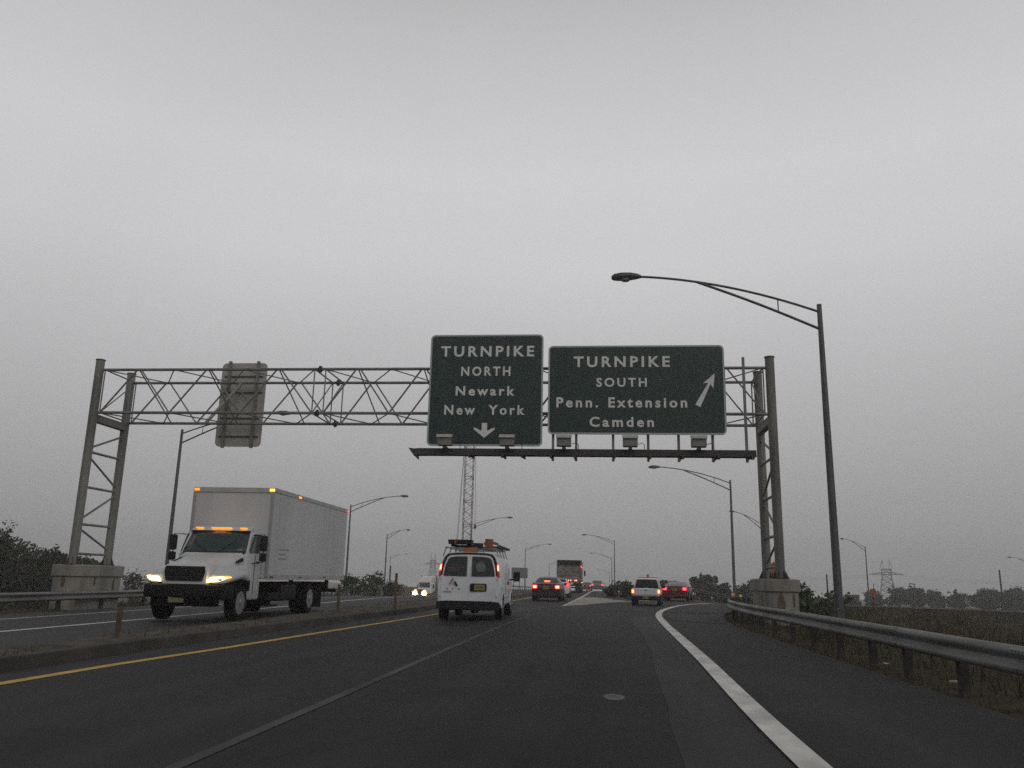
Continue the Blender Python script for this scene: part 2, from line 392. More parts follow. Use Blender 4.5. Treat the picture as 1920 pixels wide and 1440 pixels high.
# raised median: kerb faces and a dirt top
def median():
    n = 200; A, B = resample(catmull(CURBL[:8]), n), resample(catmull(CURBR[:8]), n)
    rnd = random.Random(4)
    for nm, m, prof in (('kerb', CURB, 0), ('median', MEDIAN, 1)):
        v = []; f = []
        for i in range(n):
            a, b = Vector((*A[i], 0)), Vector((*B[i], 0)); z = zg(*B[i]); d = (b-a).normalized()
            if prof == 0: ring = [(b+d*.06, z-.1), (b+d*.06, z+.02), (b, z+.175), (b-d*.02, z+.19), (b-d*.16, z+.195), (b-d*.16, z+.0)]
            else:
                wd = (b-a).length
                ring = [(a-d*.02, zg(*A[i])+.02), (a+d*.02, zg(*A[i])+.12)]+[(a+d*(wd-.16)*t, z*(t)+zg(*A[i])*(1-t)+.16+.05*math.sin(math.pi*t)+rnd.uniform(-.02, .02)) for t in (.15, .35, .55, .75, .9)]+[(b-d*.161, z+.185)]
            v += [(p.x, p.y, q) for p, q in ring]
        k = len(v)//n
        for i in range(n-1):
            for j in range(k-1): f.append((i*k+j, i*k+j+1, (i+1)*k+j+1, (i+1)*k+j))
        struct(raw(nm, v, f, m))
median()

# painted markings
line('yellow_line', YEL, .17, LINEY)
line('lane_line', [(-2.95, -8), (-2.82, 5.9), (-2.78, 8.7), (-2.72, 13.9), (-2.54, 25.6), (-2.2, 34)], .115, LINEF)
line('edge_line', [(1.48, -8), (1.52, 1), (1.62, 8.2), (1.87, 15.3), (2.05, 22), (2.23, 28.2), (2.54, 34.6), (3.28, 41.2), (4.81, 49.2), (6.56, 55.1), (9.45, 63.3), (14, 68), (21, 69), (27, 66), (33, 59), (41, 47), (52, 28)], .25, LINEW, dz=.042)
line('opposite_lane_line', [(-12.62+bend(y), y) for y in ys], .22, LINEW)
line('opposite_edge_line', [(-16.1+bend(y)*.97, y) for y in ys], .14, LINEW)
line('gore_line', [(-1.55, 43), (-1.15, 60), (-.75, 81), (-.2, 117), (.9, 160), (3, 240)], .22, LINEW)
line('gore_line', [(.5, 88), (.9, 105), (1.3, 122)], .12, LINEF, 60)
line('ramp_edge_line', [(2.2, 56.4), (4.6, 63.3), (8.4, 70), (14.5, 73.3), (21, 73.7), (28, 70.8), (34.5, 64)], .16, LINEW, 100, .040)
# pale painted nose of the gore, a pale concrete patch and a dark patch in the asphalt
def poly(name, P, m, dz):
    n = len(P); c = np.mean(P, 0); P2 = []
    for i in range(n):
        a, b = np.array(P[i]), np.array(P[(i+1) % n])
        for k in range(6): P2.append(a+(b-a)*k/6+np.random.RandomState(i*7+k).uniform(-.03, .03, 2)*(k > 0 and n < 12))
    v = [(c[0], c[1], zg(*c)+dz)]+[(p[0], p[1], zg(*p)+dz) for p in P2]
    return struct(raw(name, v, [(0, i+1, (i+1) % len(P2)+1) for i in range(len(P2))], m))
poly('gore_marking', [(-1.6, 42.9), (-.43, 46.7), (.87, 52.2), (2.32, 56.3), (1.9, 58.5), (1.29, 60), (.61, 66), (-.21, 67), (-.85, 66), (-1.1, 60), (-1.3, 52)], GOREC, .039)
poly('road_patch', [(-3.9, 33.0), (-3.2, 32.6), (-2.9, 34.5), (-2.35, 36.5), (-2.0, 40.5), (-2.7, 41.5), (-3.4, 38.5), (-3.6, 35.5)], ASPH2, .034)
poly('road_patch', [(2.55, 30), (4.3, 28.2), (4.5, 32.2), (2.75, 34.5)], ASPHD, .038)
ASPH3 = asphalt('asphalt_older_strip', (.018, .0184, .020), (.070, .0705, .072), .15)
rj = random.Random(8); Ls, Rs_ = [], []
for y_ in np.arange(-6, 33, 1.2):
    xw = float(np.interp(y_, [-8, 1, 8.2, 15.3, 22, 28.2, 34.6], [1.48, 1.52, 1.62, 1.87, 2.05, 2.23, 2.54]))-.17
    Ls.append((xw-float(np.interp(y_, [-6, 10, 20, 33], [1.0, .72, .66, .9]))+rj.uniform(-.02, .02), y_)); Rs_.append((xw, y_))
struct(strip2('road_patch', Ls, Rs_, .0325, ASPH3, 120))
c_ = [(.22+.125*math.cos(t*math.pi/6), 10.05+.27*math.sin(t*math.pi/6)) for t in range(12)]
poly('road_patch', c_, mat('pale_oval', (.075, .074, .066), .85, c2=(.15, .148, .135), scale=7), .034)  # small oval, paler than the asphalt around it

# terrain: one sheet out to the horizon, sunk a little under the paved strips
def terrain():
    def axis(segs):
        o = []
        for a, b, st in segs: o += list(np.arange(a, b, st))
        return o+[segs[-1][1]]
    xs = axis([(-1500, -300, 150), (-300, -80, 20), (-80, -45, 5), (-45, 50, 1.25), (50, 90, 4), (90, 300, 15), (300, 1500, 120)])
    yy = axis([(-300, -20, 40), (-20, 110, 1.6), (110, 180, 4), (180, 320, 12), (320, 1700, 100)])
    Yr = lambda T: (np.array(T)[:, 1], np.array(T)[:, 0])
    er = Yr(EDGER[:9])
    v = []
    for y in yy:
        xl = -18.8+bend(y)
        for x in xs:
            z = zg(x, y)
            paved = (xl-.3 < x < (np.interp(y, *er)-.1 if y < 58 else 6.5) and y > -16 and y < 320) or (x > 7 and np.interp(x, EDX, EDY)+.2 < y < np.interp(x, EDX, EDY)+11)
            if paved: z -= .05 if y < 150 else .12
            elif x > 4.4: z += .02*math.sin(x*2.1)*math.sin(y*1.7)+.03*math.sin(x*.7+y*.45)
            v.append((x, y, z))
    nx = len(xs)
    f = [(j*nx+i, j*nx+i+1, (j+1)*nx+i+1, (j+1)*nx+i) for j in range(len(yy)-1) for i in range(nx-1)]
    return struct(raw('ground', v, f, TERR, smooth=True))
terrain()

# ------------------------------------------------------------------ guardrails
WPROF = [(0, .155), (.035, .15), (.075, .115), (.08, .075), (.045, .04), (.012, .012), (.012, -.012), (.045, -.04), (.08, -.075), (.075, -.115), (.035, -.15), (0, -.155)]
def guardrail(P, side, ztop, label, step=1.9, post_m=POSTDK, n=220, lim=95, zoff=None, beam_m=None, splice=False):
    """W-beam along P; side=+1 puts the corrugated face on the right of the direction of travel"""
    C = catmull(P); Q = resample(C, n); x0, y0 = Q[n//3]; base = (x0, y0, zg(x0, y0))
    t = thing('guardrail', base, label, 'guardrail')
    v = []; f = []
    zz = lambda i: zg(*Q[i])+ztop-.155+(zoff(Q[i]) if zoff else 0)
    k = len(WPROF)*2
    for i in range(n):
        d = Q[min(i+1, n-1)]-Q[max(i-1, 0)]; d = d/np.hypot(*d); nn = np.array([d[1], -d[0]])*side
        ring = [(a, b) for a, b in WPROF]+[(a-.006, b*.985) for a, b in reversed(WPROF)]
        for a, b in ring: v.append((Q[i][0]+nn[0]*a-base[0], Q[i][1]+nn[1]*a-base[1], zz(i)+b-base[2]))
    for i in range(n-1):
        for j in range(k): f.append((i*k+j, i*k+(j+1) % k, (i+1)*k+(j+1) % k, (i+1)*k+j))
    f += [tuple(range(k)), tuple((n-1)*k+j for j in range(k))]
    raw('beam', v, f, beam_m or RAILST, t, smooth=True)
    if splice:   # lapped joints with bolt heads every second post
        S_ = np.concatenate([[0], np.cumsum(np.hypot(*np.diff(Q, axis=0).T))])
        for c in range(1, int(S_[-1]/3.81)):
            i = int(np.argmin(abs(S_-c*3.81-.5))); d = Q[min(i+1, n-1)]-Q[max(i-1, 0)]; d = d/np.hypot(*d); nn = np.array([d[1], -d[0]])*side
            b = MB(); rings = []
            for u in (-.16, .16):
                ring = [(a+.006, bb*1.01) for a, bb in WPROF]+[(a-.004, bb*.99) for a, bb in reversed(WPROF)]
                rings.append([(Q[i][0]+d[0]*u+nn[0]*a-base[0], Q[i][1]+d[1]*u+nn[1]*a-base[1], zz(i)+bb-base[2]) for a, bb in ring])
            b.rings(rings)
            for u in (-.11, -.04, .04, .11):
                for bz, ao in ((.098, .086), (-.098, .086)):
                    b.box((Q[i][0]+d[0]*u+nn[0]*ao-base[0], Q[i][1]+d[1]*u+nn[1]*ao-base[1], zz(i)+bz-base[2]), (.026, .026, .026), Matrix.Rotation(math.atan2(d[1], d[0]), 3, 'Z'))
            b.build('lap_joint', RAILST, t)
    S = np.concatenate([[0], np.cumsum(np.hypot(*np.diff(Q, axis=0).T))]); cnt = min(lim, int(S[-1]/step))
    for c in range(cnt+1):
        i = int(np.argmin(abs(S-c*step-.5))); d = Q[min(i+1, n-1)]-Q[max(i-1, 0)]; d = d/np.hypot(*d); nn = np.array([d[1], -d[0]])*side
        px, py = Q[i]-nn*.13; b = MB(); rm = Matrix.Rotation(math.atan2(d[1], d[0]), 3, 'Z')
        g = zg(px, py); h = zz(i)+.15-g+.3
        b.box((0, 0, h/2-.3), (.15, .10, h), rm); b.box((nn[0]*.075, nn[1]*.075, zz(i)-g), (.12, .10, .3), rm)
        b.build('post', post_m, t, loc=(px-base[0], py-base[1], g-base[2]))
    return t
guardrail([(4.6, -6), (4.56, 8), (4.58, 14), (4.6, 20), (4.58, 26), (4.95, 32), (6.0, 38), (7.7, 44), (10.2, 51), (13.8, 57.6), (18, 62.4)], -1, .735,
          'nearest steel guardrail, right of the ramp, curving in front of the right pedestal', splice=True)
guardrail([(4.9, 66.5), (8.2, 72.6), (14.4, 76.1), (21, 76.8), (28.7, 73.6), (36, 66.3), (43.5, 56.5), (52, 44), (62, 28)], 1, .96, 'far dark guardrail on the outer curve of the ramp beyond the grass field', 3.8, beam_m=RAILDK)
guardrail([(-18.75+bend(y), y) for y in (-5, 10, 20, 32, 45, 60, 78, 95, 115)], 1, .66, 'steel guardrail along the far left road behind the box truck', 3.0)
guardrail([(-16.2, 140), (-16.0, 165), (-15, 200), (-13.5, 250)], 1, .72, 'distant guardrail beyond the link road behind the maroon sedan', 4.0)

# ------------------------------------------------------------------ sign gantry
XL, XR, YF, YB, ZT, ZB = -19.6, 6.4, 30.14, 32.42, 9.05, 7.32
g = thing('sign_gantry', ((XL+XR)/2, (YF+YB)/2, 1.6), 'long grey tubular truss gantry spanning both roadways and carrying the green signs', 'gantry')
GX, GY, GZ = (XL+XR)/2, (YF+YB)/2, 1.6
def gl(x, y, z): return Vector((x-GX, y-GY, z-GZ))
PED = {XL: 1.47, XR: 1.50}
for X in (XL, XR):
    for Y in (YF, YB):
        zb = PED[X]
        o = MB().tube([gl(X, Y, zb+.04), gl(X, Y, 9.43)], .165, 20).build('column', PAINTST, g, smooth=True)
        o2 = MB().lathe(gl(X, Y, 0), [(9.43, .185), (9.47, .185), (9.485, .12)], 'z', 20).build('column_cap', DARKST, o)
        b = MB().lathe(gl(X, Y, 0), [(zb, .31), (zb+.04, .31)], 'z', 20)
        for k in range(6):
            a = k*math.pi/3; ca, sa = math.cos(a), math.sin(a)
            b.prism([(0, 0), (.13, 0), (0, .28)], 'y', -.012, .012)
            for q in range(len(b.v)-6, len(b.v)):
                p = b.v[q]; x_, y_ = p.x+.165, p.y; b.v[q] = gl(X, Y, zb+.04)+Vector((x_*ca-y_*sa, x_*sa+y_*ca, p.z))
        b.build('base_plate', DARKST, o)
    s = 1 if X == XL else 1
    o = MB().box(gl(X, (YF+YB)/2, 7.12), (.26, YB-YF-.3, .30)).build('portal_beam', PAINTST, g, bevel=.02)
    lv = [PED[X]+.42, 3.0, 4.42, 5.78]
    for z in lv:
        MB().tube([gl(X, YF+.15, z), gl(X, YB-.15, z)], .05, 10).build('column_strut', PAINTST, g, smooth=True)
    dg = [(YF, 5.9, YB, 6.75), (YF, 5.65, YB, 4.55), (YB, 4.3, YF, 3.12), (YF, 2.88, YB, 2.05)]
    for a, z0, b_, z1 in dg:
        MB().tube([gl(X, a, z0), gl(X, b_, z1)], .042, 10).build('column_diagonal', PAINTST, g, smooth=True)
for Y in (YF, YB):
    for Z in (ZT, ZB):
        MB().tube([gl(XL+.1, Y, Z), gl(XR-.1, Y, Z)], .058, 12).build('chord', STEEL, g, smooth=True)
SPL = (-10.55, -2.4)
for xs_ in SPL:
    for Y in (YF, YB):
        for Z in (ZT, ZB):
            b = MB().lathe(gl(xs_, Y, Z), [(-.09, .07), (-.04, .08), (-.035, .135), (-.003, .135)], 'x', 12).lathe(gl(xs_, Y, Z), [(.003, .135), (.035, .135), (.04, .08), (.09, .07)], 'x', 12)
            b.build('splice_flange', DARKST, g)
def mem(a, b, r_=.035, nm='web_member'): MB().tube([gl(*a), gl(*b)], r_, 8).build(nm, STEEL, g, smooth=True)
segs = [(XL+.25, SPL[0]-.22, 3), (SPL[0]+.22, SPL[1]-.22, 3), (SPL[1]+.22, XR-.25, 3)]
for a, b, n in segs:
    p = (b-a)/n
    for i in range(n):
        x0, x1, xm = a+i*p, a+(i+1)*p, a+(i+.5)*p
        for Y in (YF, YB):
            mem((x0, Y, ZB), (xm-.08, Y, ZT)); mem((xm+.08, Y, ZT), (x1, Y, ZB), .03)
        for Z in (ZT, ZB):
            mem((x0, YF, Z), (xm, YB, Z), .024); mem((xm, YB, Z), (x1, YF, Z), .024)
        mem((xm, YF, ZT), (xm+.35, YB, ZB), .026)
    for x in (a, b):
        for Y in (YF, YB): mem((x, Y, ZB), (x, Y, ZT), .026)
        for Z in (ZT, ZB): mem((x, YF, Z), (x, YB, Z), .03)
        mem((x, YF, ZB), (x, YB, ZT), .024)
MB().tube([gl(-16.05, YB-.03, 7.36), gl(-14.7, YB-.03, 9.0)], .07, 10).build('web_member', SIGNBK, g, smooth=True)
# concrete pedestals
def pedestal(X, w, zt, label, stains, zlow):
    t = thing('concrete_pedestal', (X, GY, zg(X, GY)), label, 'pedestal'); z0 = zlow-zg(X, GY); zt -= zg(X, GY); d = YB-YF
    MB().box((0, 0, (z0+zt-.42)/2), (w-.12, d+.55, zt-.42-z0)).build('block', CONC, t, bevel=.03)
    MB().box((0, 0, zt-.21), (w, d+.68, .418)).build('cap', CONC, t, bevel=.03)
    MB().box((0, 0, zt-.012), (w-.2, d+.5, .05)).build('grout_pad', CONC, t, bevel=.01)
    for (sx_, sy, z1, z2, wd, face) in stains:
        b = MB(); rnd = random.Random(int(sx_*100)+7); n = 7
        prof = [((-1 if k < n else 1)*wd*(.3+.7*math.sin(math.pi*min(1, (k % n)/n+.15)))*rnd.uniform(.7, 1.1), 0) for k in range(2*n)]
        L_ = [(-abs(prof[k][0])+sx_, z1+(z2-z1)*k/(n-1)) for k in range(n)]; R_ = [(abs(prof[k+n][0])+sx_, z1+(z2-z1)*k/(n-1)) for k in range(n)]
        pts = L_+R_[::-1]
        if face == 'front': v = [(x, -(d+.55)/2-.003, z-.0) for x, z in pts]
        else: v = [(face*((w-.12)/2+.003), x, z) for x, z in pts]
        b.quad(*v); b.build('rust_stain', STAIN, t)
    return t
pedestal(XR, 1.16, PED[XR], 'rust streaked concrete pedestal under the right legs of the gantry, behind the guardrail', [(-.08, 0, .25, 1.05, .16, 'front'), (.35, 0, .6, 1.05, .05, 'front'), (-.5, 0, .2, 1.05, .18, -1)], -.6)
pedestal(XL, 1.16, PED[XL], 'concrete pedestal under the left legs of the gantry beyond the left guardrail', [(-.4, 0, .85, 1.25, .07, 1), (.9, 0, .4, 1.2, .09, 1), (-.1, 0, .8, 1.25, .1, 'front')], -1.4)

# ------------------------------------------------------------------ signs
def text_mesh(s, x0, x1, z0, z1, y, m, parent, name='lettering', spacing=1.36, thick=.006, bold=.026):
    cu = bpy.data.curves.new(name, 'FONT'); cu.body = s; cu.space_character = spacing; cu.offset = bold; cu.extrude = .004; cu.resolution_u = 3
    o = bpy.data.objects.new(name, cu); col.objects.link(o)
    dg_ = bpy.context.evaluated_depsgraph_get(); me = bpy.data.meshes.new_from_object(o.evaluated_get(dg_))
    bpy.data.objects.remove(o); bpy.data.curves.remove(cu)
    P = np.array([v.co[:] for v in me.vertices]); a, b = P.min(0), P.max(0)
    for v in me.vertices:
        x, h, q = v.co
        v.co = (x0+(x-a[0])/(b[0]-a[0])*(x1-x0), y-(q-a[2])/(b[2]-a[2]+1e-9)*thick, z0+(h-a[1])/(b[1]-a[1])*(z1-z0))
    me.materials.clear(); me.materials.append(m); me.name = name
    o = bpy.data.objects.new(name, me); col.objects.link(o); o.parent = parent
    return o
YS = 29.5
def sign(x0, x1, z0, z1, label, texts, arrow):
    t = thing('highway_sign', ((x0+x1)/2, YS, z0), label, 'road sign', group='green overhead signs on the gantry')
    cx = (x0+x1)/2
    MB().prism(rrect(x0-cx, x1-cx, 0, z1-z0, .16), 'y', 0, .05).build('panel', SIGNG, t)
    oo = rrect(x0-cx-.01, x1-cx+.01, -.01, z1-z0+.01, .17); ii = rrect(x0-cx+.05, x1-cx-.05, .05, z1-z0-.05, .12); n = len(oo)
    b = MB(); b.v = [Vector((x, y, z)) for y in (-.008, .052) for (x, z) in oo]+[Vector((x, -.008, z)) for (x, z) in ii]+[Vector((x, .0, z)) for (x, z) in ii]
    for k in range(n):
        q = (k+1) % n; b.f += [(k, q, 2*n+q, 2*n+k), (k, q, n+q, n+k), (2*n+k, 2*n+q, 3*n+q, 3*n+k)]
    b.build('border', SIGNB, t)
    for s, a, c, h0, h1 in texts: text_mesh(s, a-cx, c-cx, h0-z0, h1-z0, -.002, SIGNW, t)
    b = MB(); pts = [(p[0]-cx, p[1]-z0) for p in arrow]; b.prism(pts, 'y', -.009, -.003); b.build('arrow', SIGNW, t)
    npan = 3 if x1-x0 < 5 else 5
    for k in range(1, npan):   # joints between the extruded panels, with rivet heads
        xj = (x0-cx)+(x1-x0)*k/npan; b = MB().box((xj, -.0012, (z1-z0)/2), (.012, .003, z1-z0-.16)); b.build('panel_seam', DARKST, t)
    for x in np.linspace(x0+.55, x1-.55, 3 if x1-x0 < 5 else 4):   # vertical stiffeners at the back
        MB().box((x-cx, .10, (z1-z0)/2), (.08, .095, z1-z0-.1)).build('stiffener', DARKST, t)
    return t
sign(-6.11, -1.89, 6.0, 10.19, 'taller green overhead sign reading TURNPIKE NORTH Newark New York with a down arrow',
     [('TURNPIKE', -5.72, -2.22, 9.35, 9.76), ('NORTH', -4.93, -3.09, 8.61, 8.97), ('Newark', -5.11, -2.92, 7.86, 8.22), ('New  York', -5.51, -2.54, 7.14, 7.51)],
     [(-4.10, 6.84), (-3.90, 6.84), (-3.90, 6.55), (-3.62, 6.68), (-3.62, 6.60), (-4.0, 6.29), (-4.39, 6.60), (-4.39, 6.68), (-4.10, 6.55)])
ax, az_, bx_, bz = 3.70, 7.52, 4.30, 8.66
dx, dz_ = bx_-ax, bz-az_; ll = math.hypot(dx, dz_); ux, uz = dx/ll, dz_/ll; nx_, nz_ = -uz, ux
ap = lambda s, o: (ax+ux*s+nx_*o, az_+uz*s+nz_*o)
sign(-1.68, 4.66, 6.45, 9.74, 'wider green overhead sign reading TURNPIKE SOUTH Penn. Extension Camden with a slanted arrow',
     [('TURNPIKE', -.76, 2.73, 8.93, 9.34), ('SOUTH', .07, 1.89, 8.19, 8.53), ('Penn. Extension', -1.38, 3.31, 7.42, 7.8), ('Camden', -.18, 2.12, 6.71, 7.08)],
     [ap(-.03, .10), ap(.90, .045), ap(.80, .20), ap(ll+.03, 0), ap(.80, -.20), ap(.90, -.045), ap(-.03, -.10)])
# back of a sign facing the other way
t = thing('highway_sign', (-14.83, 32.72, 6.43), 'back of a grey aluminium sign with stiffeners, hung on the left of the gantry', 'road sign')
MB().prism(rrect(-.99, .99, 0, 3.6, .2), 'y', 0.16, .20).build('panel', SIGNBK, t)
for x in (-.62, .62): MB().box((x, .10, 1.8), (.11, .115, 3.72)).build('stiffener', PAINTST, t)
for z in (.42, 1.2, 2.3, 3.0): MB().box((0, .135, z), (1.7, .045, .06)).build('cross_rib', DARKST, t)
# lighting bar with hangers and brackets under the signs
YBAR = 28.95
t = thing('sign_light_bar', (-.35, YBAR, 5.67), 'dark steel lighting bar slung under the two green signs', 'lighting bar')
for yy_ in (-.14, .14): MB().box((0, yy_, 0), (11.75, .06, .24)).build('beam', DARKST, t, bevel=.01)
MB().box((0, 0, .1), (11.6, .2, .03)).build('grating', DARKST, t)
for x in (-4.35, -3.2, -2.5, -1.5, -.68, .68, 1.9, 3.0, 4.2, 5.32):
    b = MB().prism([(-.62, -.16), (.55, -.16), (.62, .0), (.55, -.06), (-.45, -.10), (-.62, -.28)], 'x', x+.35-.035, x+.35+.035)
    b.build('bracket', DARKST, t)
b = MB().prism([(-.22, .13), (.0, .10), (.26, .12), (.26, -.12), (.10, -.12), (.12, -.26), (.0, -.16)], 'y', -.2, .2); [setattr(v, 'x', v.x-6.05) for v in b.v]; b.build('end_bracket', DARKST, t)
for x, zt_ in ((-1.5, 6.5), (-.66, 6.5), (.67, 6.5), (1.92, 6.5), (3.0, 6.5), (4.2, 6.5), (5.38, 9.35)):
    y1 = 29.75-YBAR
    MB().box((x+.35, y1, (5.5+zt_)/2-5.67), (.09, .09, zt_-5.5)).build('hanger', PAINTST, t)
first = None
LL = [(-5.26, 'floodlight box at the left end of the lighting bar, below the taller sign'), (-3.05, 'floodlight box below the right half of the taller green sign'),
      (-1.06, 'floodlight box under the left end of the wider green sign'), (1.23, 'floodlight box under the middle of the wider green sign'), (3.56, 'floodlight box under the right end of the wider green sign')]
for x, lb in LL:
    if first is None:
        q = first = thing('sign_light', (x, YBAR-.42, 5.84), lb, 'floodlight', group='floodlights on the sign lighting bar')
        MB().prism([(-.16, 0), (.16, 0), (.22, .20), (.10, .33), (-.16, .33)], 'x', -.25, .25).build('housing', PAINTST, q, bevel=.015)
        MB().prism([(-.24, .27), (-.20, .27), (.10, .36), (.12, .40), (-.16, .385)], 'x', -.27, .27).build('visor', mat('visor_pale', (.46, .45, .42), .55, var=.1), q)
        MB().box((0, .15, -.06), (.12, .5, .08)).build('arm', DARKST, q)
        MB().tube([(.26, .1, .1), (.42, .15, .16), (.5, .25, .1), (.5, .35, -.1)], .012, 6).build('cable', BLACK, q)
    else:
        q = copy_tree(first); q.location = (x, YBAR-.42, 5.84); q['label'] = lb

# ------------------------------------------------------------------ street lamps
def make_lamp(H=10., A=6.3):
    t = thing('street_lamp', (0, 0, 0), 'x', 'street lamp', group='tall street lamps along the roads')
    MB().tube([(0, 0, 0), (0, 0, H*.5), (0, 0, H)], [.125, .105, .075], 14).build('pole', LAMPST, t, smooth=True)
    MB().box((0, 0, .05), (.4, .4, .1)).build('base', LAMPST, t, bevel=.02); MB().box((0, 0, .6), (.2, .262, .32)).build('access_door', LAMPST, t, bevel=.02)
    b = MB().tube([(0, 0, H-.25)]+[(-A*u, 0, H-.25+1.28*(1-(1-u)**1.9)) for u in np.linspace(.05, .9, 16)], [.04]*17, 8)
    b.tube([(0, 0, H-.82)]+[(-A*u, 0, H-.82+1.626*(u/.6)+.05*math.sin(math.pi*u/.6)) for u in np.linspace(.06, .60, 8)], .045, 8)
    b.tube([(-A*.2, 0, H-.25+1.28*(1-.8**1.9)), (-A*.2, 0, H-.82+1.626*.2/.6)], .02, 6)
    b.build('arm', LAMPST, t, smooth=True)
    ring = []
    for u, wy, zt_, zb in ((0, .06, .05, -.05), (.12, .13, .10, -.07), (.35, .18, .14, -.11), (.65, .18, .14, -.13), (.86, .14, .10, -.12), (.95, .06, .03, -.08)):
        ring.append([Vector((-A*.88-u, wy*math.cos(a), H+1.01+(zt_ if math.sin(a) > 0 else -zb)*math.sin(a)*(1 if True else 1))) for a in np.linspace(0, 2*math.pi, 13)[:-1]])
    h = MB().rings(ring).build('lamp_head', LAMPST, t, smooth=True)
    MB().lathe((-A*.88-.5, 0, H+.90), [(-.045, .06), (-.03, .13), (.03, .15)], 'z', 12).build('refractor', LENSGL, h)
    return t
LAMPS = [  # x, y, turn of the arm (0 = to the left), base z offset, label
 (7.05, 25.6, 0, 0, 'nearest and largest street lamp, rising behind the guardrail at right'),
 (10.88, 68., 0, 0, 'street lamp left of the right gantry legs, arm under the lighting bar'),
 (3.96, 170., 0, 0, 'nearest of the street lamps in the row behind the gore shrubs'),
 (5.06, 252.5, 0, 0, 'second, paler street lamp in the row behind the gore shrubs'),
 (7.74, 443.5, 0, 0, 'faintest street lamp, last in the row behind the gore shrubs'),
 (20.76, 107., 45, 0, 'street lamp half hidden behind the right gantry legs'),
 (45.83, 148.5, 38, 0, 'distant street lamp between the big pole and the right pylon'),
 (93.5, 191.5, 22, 0, 'distant street lamp at the right edge of the picture'),
 (-24.21, 46., 180, 0, 'street lamp rising behind the cab of the white box truck'),
 (-27.15, 91., 180, 0, 'street lamp at the rear corner of the white box truck'),
 (-32.6, 130., 250, 0, 'street lamp standing among shrubs right of the box truck'),
 (-69.8, 284.5, 222, 0, 'shorter looking street lamp just beyond the one among the shrubs'),
 (-19.36, 131.5, 180, 0, 'street lamp rising behind the white van beside the crane boom'),
 (-17.04, 207.5, 180, 0, 'street lamp beside the grey sign back, behind the maroon sedan'),
 (-17.33, 325., 180, 0, 'small faint street lamp left of the tall trailer')]
lamp0 = None
for i, (x, y, rz, dz, lb) in enumerate(LAMPS):
    if lamp0 is None: o = lamp0 = make_lamp()
    else: o = copy_tree(lamp0)
    o.location = (x, y, zg(x, y)-.02); o.rotation_euler = (0, 0, R(rz)); o['label'] = lb

# ------------------------------------------------------------------ vehicles
def wheel(parent, x, y, r, wd, rim_m=RIM, dual=False, side=1):
    h = wd/2
    o = MB().lathe((x, y, r), [(-h, r*.62), (-h, r*.9), (-h*.8, r*.985), (-h*.3, r), (h*.3, r), (h*.8, r*.985), (h, r*.9), (h, r*.62)], 'x', 28).build('wheel', RUBBER, parent, smooth=True)
    xo = x+side*(h+.004)
    prof = [(-.06, r*.2), (-.05, r*.5), (.0, r*.61), (.008, r*.64), (-.02, r*.6)] if side < 0 else [(.06, r*.2), (.05, r*.5), (.0, r*.61), (-.008, r*.64), (.02, r*.6)]
    pr = [(side*.0, r*.63), (-side*.05, r*.56), (-side*.06, r*.3), (-side*.01, r*.24), (side*.015, r*.15), (side*.02, .01)]
    MB().lathe((xo, y, r), pr, 'x', 24).build('rim', rim_m, o, smooth=True)
    return o
class Loft:
    """vehicle shell: stations along y, each a half profile (x,z) from bottom centre to top centre"""
    def __init__(s, st, lean=None): s.st = st; s.lean = lean or (lambda y, z: 0)
    def P(s, i, k, sgn=1):
        i0 = max(0, min(len(s.st)-2, int(i))); t = i-i0
        def q(n):
            pr = s.st[n][1]; k0 = max(0, min(len(pr)-2, int(k))); u = k-k0
            return Vector((pr[k0][0]*(1-u)+pr[k0+1][0]*u, s.st[n][0], pr[k0][1]*(1-u)+pr[k0+1][1]*u))
        p = q(i0)*(1-t)+q(i0+1)*t
        return Vector((sgn*p.x, p.y+s.lean(p.y, p.z), p.z))
    def body(s, name, m, parent):
        K = len(s.st[0][1]); rings = []
        for i in range(len(s.st)):
            rings.append([s.P(i, k) for k in range(K)]+[s.P(i, k, -1) for k in range(K-2, 0, -1)])
        return MB().rings(rings).build(name, m, parent, smooth=True)
    def patch(s, name, m, parent, i0, i1, k0, k1, sgn=1, off=.012, top=None, n=4):
        """conforming panel between stations i0..i1 and profile points k0..k1"""
        b = MB(); c = s.P((i0+i1)/2, 2.0)*0; G = []
        for a in range(n+1):
            row = []
            for d in range(n+1):
                i, k = i0+(i1-i0)*a/n, k0+(k1-k0)*d/n; e_ = .04
                p = s.P(i, k, sgn); du = s.P(min(i+e_, len(s.st)-1), k, sgn)-s.P(max(i-e_, 0), k, sgn); dv = s.P(i, k+e_, sgn)-s.P(i, k-e_, sgn)
                nn = du.cross(dv)
                nn = nn.normalized() if nn.length > 1e-9 else Vector((0, 0, 1))
                if nn.dot(Vector((p.x, 0, p.z-.8))) < 0 and abs(nn.x)+abs(nn.z) > .3: nn = -nn
                row.append(p+nn*off)
            G.append(row)
        for r_ in G: b.v += r_
        for a in range(n):
            for d in range(n): q = a*(n+1)+d; b.f.append((q, q+1, q+n+2, q+n+1))
        return b.build(name, m, parent, smooth=True)
def prof(wd, zb, belt, roof, wr):
    h = roof-belt
    return [(0, zb), (wd*.82, zb), (wd*.97, zb+.10), (wd, (zb+belt)*.5), (wd*.975, belt), (wd*.975*.45+wr*.55, belt+h*.5), (wr, roof-h*.10), (wr*.86, roof), (0, roof+.02)]
def arch(parent, x, y, r, sgn):
    MB().lathe((x, y, r), [(0, .02), (0, r*1.18), (sgn*.012, r*1.18), (sgn*.012, .02)], 'x', 24).build('wheel_arch', UNDER, parent)
